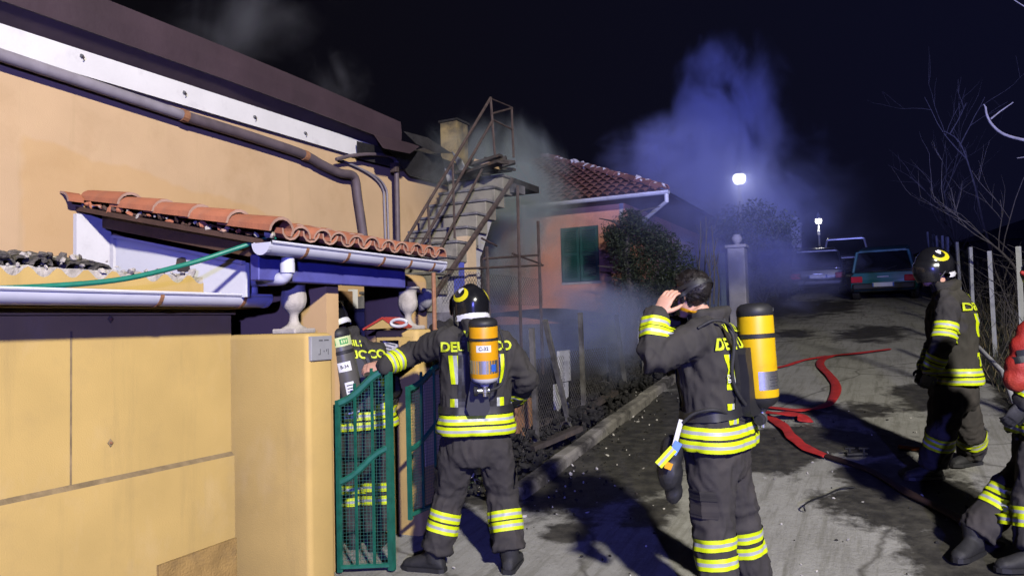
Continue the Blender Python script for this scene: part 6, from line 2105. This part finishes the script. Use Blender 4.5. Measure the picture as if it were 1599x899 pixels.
# hair, head strap and mask
hv, hf, T, R = FC['hv'], FC['hf'], FC['T'], FC['R']
Ri = R.transposed(); hc = J['head']
mb = MB()
keep = {}
vs, fs = [], []
def hairy(q):
    return q.z > (.030 + .055 * ss(-.02, .075, q.y)) or (q.y < -.012 and q.z > -.060 - .2 * (q.y + .012))
loc = [Ri @ (v - hc) for v in hv]
for f in hf:
    if all(hairy(loc[i]) for i in f):
        for i in f:
            if i not in keep:
                q = loc[i]; d = V((q.x, q.y, q.z * .9)).normalized()
                k = ss(.0, .08, q.z) * .016 + .004 + .006 * noise.noise(q * 45)
                keep[i] = len(vs); vs.append(hc + R @ (q + d * k))
        fs.append(tuple(keep[i] for i in f))
mb.add(vs, fs, 'hair')
hairobj = mb.build('hair', FC['body'], smooth=True, fix=False)
mb = MB()
random.seed(5)
cand = [q for q in loc if hairy(q) and q.z > -.03]
for i in range(1500):
    q = random.choice(cand)
    d = V((q.x, q.y, q.z)).normalized()
    b = hc + R @ (q + d * .006)
    dirv = (d * .7 + V((random.uniform(-.5, .5), random.uniform(-.3, .9), random.uniform(-.2, .7)))).normalized()
    Lh = random.uniform(.012, .030) * (.5 + ss(.0, .09, q.z))
    s_ = dirv.orthogonal().normalized() * .0022
    tip_ = b + R @ (dirv * Lh)
    mb.add([b - R @ s_, b + R @ s_, tip_], [(0, 1, 2)], 'hair')
o = mb.build('hair_strands', hairobj, fix=False); o['kind'] = 'stuff'
hb = bvh_of(hv, hf)
ms = thing('breathing_mask', 'black face mask and head strap held against the bareheaded firefighter', 'mask', hc)
ring_tape(hb, T((0, 0, .035)), R @ V((0, .35, 1)), .18, .011, ms, 'head_strap', n=48, lift=.022, mats=[(-1, 1, 'black')])
line_tape(hb, [T((0, -.10, .06)), T((0, -.04, .125)), T((0, .03, .13))], R @ V((1, 0, 0)), .010, R @ V((0, .25, -1)), ms, [(-1, 1, 'black')], lift=.022, name='head_strap')
line_tape(hb, [T((-.14, -.05, -.055)), T((-.10, -.11, -.085)), T((-.02, -.14, -.10))], R @ V((0, 0, 1)), .008, R @ V((.55, .8, 0)), ms, [(-1, 1, 'tank_orange')], lift=.012, name='neck_strap')
ring_tape(hb, T((0, -.01, -.005)), R @ V((0, .75, 1)), .18, .010, ms, 'head_strap', n=48, lift=.020, mats=[(-1, 1, 'black')])
mb = MB()
rows = []
for zz, w_, yy in ((.055, .058, .100), (.03, .070, .118), (-.02, .068, .125), (-.06, .052, .125), (-.10, .040, .105)):
    rows.append([T((math.sin(a) * w_ * 1.05, math.cos(a) * (yy - .03) + .035, zz)) for a in [-1.5 + 3 * i / 12 for i in range(13)]])
mb.loft(rows, 'black_gloss', cap=False, closed=False); mb.build('face_piece', ms, smooth=True, fix=False)
mb = MB(); mb.lathe([(0, .04), (.026, .04), (.030, .02), (.030, -.01), (.02, -.015)], 'black', 14, Matrix.Translation(T((0, .13, -.075))) @ (R @ Matrix.Rotation(-PI / 2, 3, 'X')).to_4x4()); o = mb.build('regulator', ms); autosmooth(o)
# bag hanging at his hip with a yellow tape and blue strap
bg_ = thing('hip_bag', 'black pouch hanging at the hip of the bareheaded firefighter, with blue and yellow straps', 'pouch', P(1045, 720, 3.75))
mb = MB()
for q, r_ in ((P(1050, 705, 3.82), .07), (P(1046, 735, 3.82), .08), (P(1052, 765, 3.84), .055)):
    mb.ellipsoid(q, (r_ * .85, r_ * .85, r_ * 1.3), 'black', 14, 10)
v2, f2 = remesh(mb, .012, 3, cloth(9, .010, [], (14, 14, 8))); mesh_object('pouch', v2, f2, 'black', bg_)
def flatstrap(a, b, w_, mats, name, par):
    d = (b - a).normalized(); s_ = d.cross(CF).normalized()
    mb = MB()
    for lo_, hi_, mt in mats:
        mb.prism([a + s_ * w_ * lo_, a + s_ * w_ * hi_, b + s_ * w_ * hi_, b + s_ * w_ * lo_], CF * .004, mt)
    mb.build(name, par)
flatstrap(P(1052, 700, 3.70), P(1028, 726, 3.70), .022, TAPE, 'yellow_tab', bg_)
flatstrap(P(1060, 690, 3.71), P(1050, 708, 3.70), .020, [(-1, 1, 'strap_blue')], 'blue_strap', bg_)
flatstrap(P(1064, 655, 3.74), P(1052, 700, 3.71), .012, [(-1, 1, 'dull_white')], 'clip_strap', bg_)
flatstrap(P(1046, 722, 3.715), P(1042, 732, 3.715), .018, [(-1, 1, 'tank_orange')], 'orange_tab', bg_)

# ---- firefighter standing on the right, facing left
Y0 = 5.83
J = dict(head=p(1457, 424, 0), face=(-CR * .97 - CF * .12 - UP * .10), neck=p(1474, 455), chest=p(1484, 502), waist=p(1488, 556), hem=p(1489, 597), sh_l=p(1481, 468, -.16), sh_r=p(1480, 466, .18), el_l=p(1474, 530, -.24), wr_l=p(1455, 575, -.16),
         el_r=p(1466, 528, .28), wr_r=p(1446, 572, .22), hip_l=p(1483, 610, -.09), hip_r=p(1493, 610, .09), kn_l=p(1470, 676, -.12), kn_r=p(1517, 678, .12), an_l=ank(1466, 5.80), an_r=ank(1530, 6.05))
J['toe_l'] = -CR; J['toe_r'] = -CR * .9 - CF * .3
FD = person('firefighter in black helmet standing in profile by the fence posts, no cylinder', J, -CR * .96 + CF * .22, 11, curl=(.7, .7), jk_w=.98, visor_up=False, az=1.45)
dress(FD, J, upper=('l', 'r'), knee=(.10, .26))
pockets(FD, J)

# ---- firefighter cut by the right edge
Y0 = 4.4
p = lambda px, py, d=0.0: P(px - 8, py + 14, Y0 + d)
J = dict(head=p(1650, 425, 0), face=(-CR * .9 + CF * .2), neck=p(1656, 470), chest=p(1660, 545), waist=p(1652, 620), hem=p(1645, 672), sh_l=p(1652, 500, -.17), sh_r=p(1660, 500, .18), el_l=p(1640, 575, -.22), wr_l=p(1612, 610, -.20),
         el_r=p(1640, 570, .25), wr_r=p(1612, 610, .25), hip_l=p(1640, 690, -.10), hip_r=p(1648, 690, .09), kn_l=p(1620, 776, -.10), kn_r=p(1585, 752, .12), an_l=ank(1618, 4.24), an_r=ank(1524, 4.48))
J['toe_l'] = -CR; J['toe_r'] = -CR * .75 - CF * .5
FE = person('firefighter mostly cut off by the right edge, stepping forward beside a red bundle', J, -CR * .95 + CF * .1, 17, curl=(.7, .7))
dress(FE, J, knee=(.14, .34))
pockets(FE, J)
rb = thing('red_bundle', 'bulky red bag with a black band carried at the right edge', 'bag', P(1590, 560, 4.3))
mb = MB()
for q, r_ in ((P(1588, 592, 4.2), .075), (P(1594, 572, 4.2), .085), (P(1602, 545, 4.2), .085), (P(1610, 520, 4.2), .075), (P(1618, 498, 4.22), .06), (P(1622, 590, 4.2), .11), (P(1632, 555, 4.2), .13)):
    mb.ellipsoid(q, (r_, r_ * .8, r_), 'bag_red', 14, 10)
v2, f2 = remesh(mb, .012, 4, cloth(31, .008, [], (8, 8, 5)))
mesh_object('bag', v2, f2, 'bag_red', rb)
bb_ = bvh_of(v2, f2)
line_tape(bb_, [P(1575, 558, 4.2), P(1600, 552, 4.2), P(1640, 548, 4.2)], UP, .035, CF, rb, [(-1, 1, 'black')], lift=.008, name='band')
mb = MB(); mb.tube(spline([P(1612, 500, 4.28), P(1622, 470, 4.3), P(1640, 480, 4.35)], 4), .016, 'black', 8); mb.build('strap', rb)
rt_ = thing('helmet_torch', 'small red torch on the shoulder of the firefighter at the right edge', 'torch', P(1596, 430, 4.3))
mb = MB(); mb.tube([P(1596, 426, 4.4), P(1622, 440, 4.4)], .013, 'bag_red', 10, True); mb.build('torch_body', rt_)

# ---- firefighter inside the gate, behind the green leaf
Y0 = 5.30
p = lambda px, py, d=0.0: P(px + 9, py - 2, Y0 + d)
J = dict(head=p(508, 508, .02), face=(CF * .75 - CR * .62 - UP * .25), hup=(UP * .9 - CR * .35), neck=p(533, 532), chest=p(548, 575), waist=p(556, 628), hem=p(558, 668), sh_l=p(515, 550, .0), sh_r=p(578, 555, .02), el_l=p(506, 605, .16), wr_l=p(520, 640, .30),
         el_r=p(601, 608, .06), wr_r=p(592, 652, .20), hip_l=p(541, 682), hip_r=p(576, 682), kn_l=p(540, 752, .06), kn_r=p(579, 752, .05), an_l=ank(553, 5.32), an_r=ank(588, 5.25))
J['toe_l'] = CF - CR * .4; J['toe_r'] = CF + CR * .1
FA = person('firefighter inside the gate bending left, grey cylinder on his back, behind the green gate leaf', J, CF * .95 - CR * .25, 23, curl=(.6, .6))
dress(FA, J, knee=(.12, .36))
pockets(FA, J)
t, lab, wtxt, X, L = air_cylinder('dark grey air cylinder with a pale printed band on the firefighter inside the gate', P(526, 512, 5.0), P(552, 630, 5.01), -CF, .076, 'grey')
harness(FA, J, t)
lab(.76, .88, -1.5, 1.5, 'pale_band', 'pale_band', 1.035); lab(.44, .56, -.75, .45, 'label_white', 'white_label'); wtxt('B-34', .030, -.15, .50, 'print_dark', t)
lab(.14, .30, -.65, .15, 'label_white', 'paper_label')
for i in range(3):
    lab(.17 + .04 * i, .185 + .04 * i, -.5, .0, 'print_dark', 'print_line', 1.008)
for a0 in (-.95, .15):
    lab(.785, .855, a0, a0 + .75, 'print_green', 'green_print', 1.040)
    for i in range(3):
        lab(.80, .84, a0 + .10 + i * .20, a0 + .22 + i * .20, 'pale_band', 'print_gap', 1.044)

# ================================================================== SMOKE
def smoke(c, rad, dens, nscale, lo, hi, seed, colr=(.85, .87, .92), aniso=.15, absb=.0, stretch=(1, 1, .6), rise=0.0):
    bm = bmesh.new(); bmesh.ops.create_icosphere(bm, subdivisions=3, radius=1)
    me = bpy.data.meshes.new('smoke'); bm.to_mesh(me); bm.free()
    o = bpy.data.objects.new('smoke', me); COL.objects.link(o)
    o.location = c; o.scale = rad; o['kind'] = 'stuff'
    m = bpy.data.materials.new('smoke'); m.use_nodes = True
    n, l = m.node_tree.nodes, m.node_tree.links
    n.remove(n['Principled BSDF'])
    pv = n.new('ShaderNodeVolumePrincipled')
    pv.inputs['Color'].default_value = tuple(colr) + (1,)
    pv.inputs['Anisotropy'].default_value = aniso
    l.new(pv.outputs[0], n['Material Output'].inputs['Volume'])
    co = n.new('ShaderNodeTexCoord').outputs['Object']
    ln = n.new('ShaderNodeVectorMath'); ln.operation = 'LENGTH'; l.new(co, ln.inputs[0])
    fo = n.new('ShaderNodeMapRange'); fo.interpolation_type = 'SMOOTHSTEP'
    fo.inputs['From Min'].default_value = 1.0; fo.inputs['From Max'].default_value = .15
    nf = n.new('ShaderNodeTexNoise'); nf.inputs['Scale'].default_value = 2.2; nf.inputs['Detail'].default_value = 4; nf.inputs['Distortion'].default_value = .8
    mf = n.new('ShaderNodeMapping'); mf.inputs['Location'].default_value = (seed * 1.9, seed * 4.1, seed * .7); l.new(co, mf.inputs[0]); l.new(mf.outputs[0], nf.inputs['Vector'])
    ma = n.new('ShaderNodeMath'); ma.operation = 'MULTIPLY_ADD'; l.new(nf.outputs['Fac'], ma.inputs[0]); ma.inputs[1].default_value = 1.1
    mb_ = n.new('ShaderNodeMath'); mb_.operation = 'SUBTRACT'; l.new(ln.outputs['Value'], mb_.inputs[0]); mb_.inputs[1].default_value = .48
    l.new(mb_.outputs[0], ma.inputs[2])
    edge = n.new('ShaderNodeMapRange'); edge.inputs['From Min'].default_value = 1.0; edge.inputs['From Max'].default_value = .82; l.new(ln.outputs['Value'], edge.inputs['Value'])
    l.new(ma.outputs[0], fo.inputs['Value'])
    mp = n.new('ShaderNodeMapping'); mp.inputs['Location'].default_value = (seed * 3.7, seed * 1.3, seed * 2.1)
    mp.inputs['Scale'].default_value = tuple(rad[i] * stretch[i] for i in range(3))
    l.new(co, mp.inputs[0])
    nz = n.new('ShaderNodeTexNoise'); nz.inputs['Scale'].default_value = nscale; nz.inputs['Detail'].default_value = 5
    nz.inputs['Roughness'].default_value = .55; nz.inputs['Distortion'].default_value = .6
    l.new(mp.outputs[0], nz.inputs['Vector'])
    mr_ = n.new('ShaderNodeMapRange'); mr_.inputs['From Min'].default_value = lo; mr_.inputs['From Max'].default_value = hi
    mr_.inputs['To Max'].default_value = dens
    l.new(nz.outputs['Fac'], mr_.inputs['Value'])
    mu = n.new('ShaderNodeMath'); mu.operation = 'MULTIPLY'
    l.new(mr_.outputs[0], mu.inputs[0]); l.new(fo.outputs[0], mu.inputs[1])
    m3 = n.new('ShaderNodeMath'); m3.operation = 'MULTIPLY'; l.new(mu.outputs[0], m3.inputs[0]); l.new(edge.outputs[0], m3.inputs[1]); mu = m3
    l.new(mu.outputs[0], pv.inputs['Density'])
    me.materials.append(m)
    return o
smoke(P(812, 330, 11.3), (1.0, 1.5, 1.7), 10.0, 1.1, .40, .66, 1, (.80, .90, .92))            # behind the stairs
smoke(P(735, 275, 8.5), (.8, .9, .8), 2.6, 1.6, .45, .72, 2, (.75, .85, .88))                 # drifting over the steps
smoke(P(1140, 205, 17.5), (1.7, 1.8, 2.7), 3.4, .55, .42, .60, 3, (.60, .65, 1.0))            # plume behind the lamp, rising column
smoke(P(1050, 270, 17.0), (2.3, 1.8, 1.5), 2.8, .6, .42, .62, 13, (.60, .65, 1.0))            # lobe over the far roof
smoke(P(1200, 290, 18.2), (2.1, 1.8, 2.2), 2.2, .55, .42, .62, 23, (.60, .65, 1.0))           # lobe beyond the lamp
smoke(P(1055, 340, 13.0), (2.6, 1.2, 1.2), 1.0, .8, .42, .66, 4, (.6, .65, 1.0))              # thin veil over the pink house
smoke(P(890, 512, 9.4), (1.9, 2.2, .9), 2.6, 1.2, .42, .66, 5, (.60, .68, 1.0))               # low over the burnt garden
smoke(P(1110, 355, 14.6), (3.6, 1.6, 1.9), .42, .45, .30, .62, 33, (.55, .62, 1.0))            # wide soft veil over the lane end
smoke(P(1130, 430, 15.5), (3.0, 2.6, 1.2), 2.4, .8, .42, .66, 6, (.5, .55, 1.0))             # lane
smoke(P(370, 10, 9.5), (1.8, 1.2, 1.0), .7, .9, .46, .74, 7)                                 # above the near roof
smoke(P(520, 130, 9.5), (.6, .6, .5), 1.0, 2.0, .46, .75, 8)
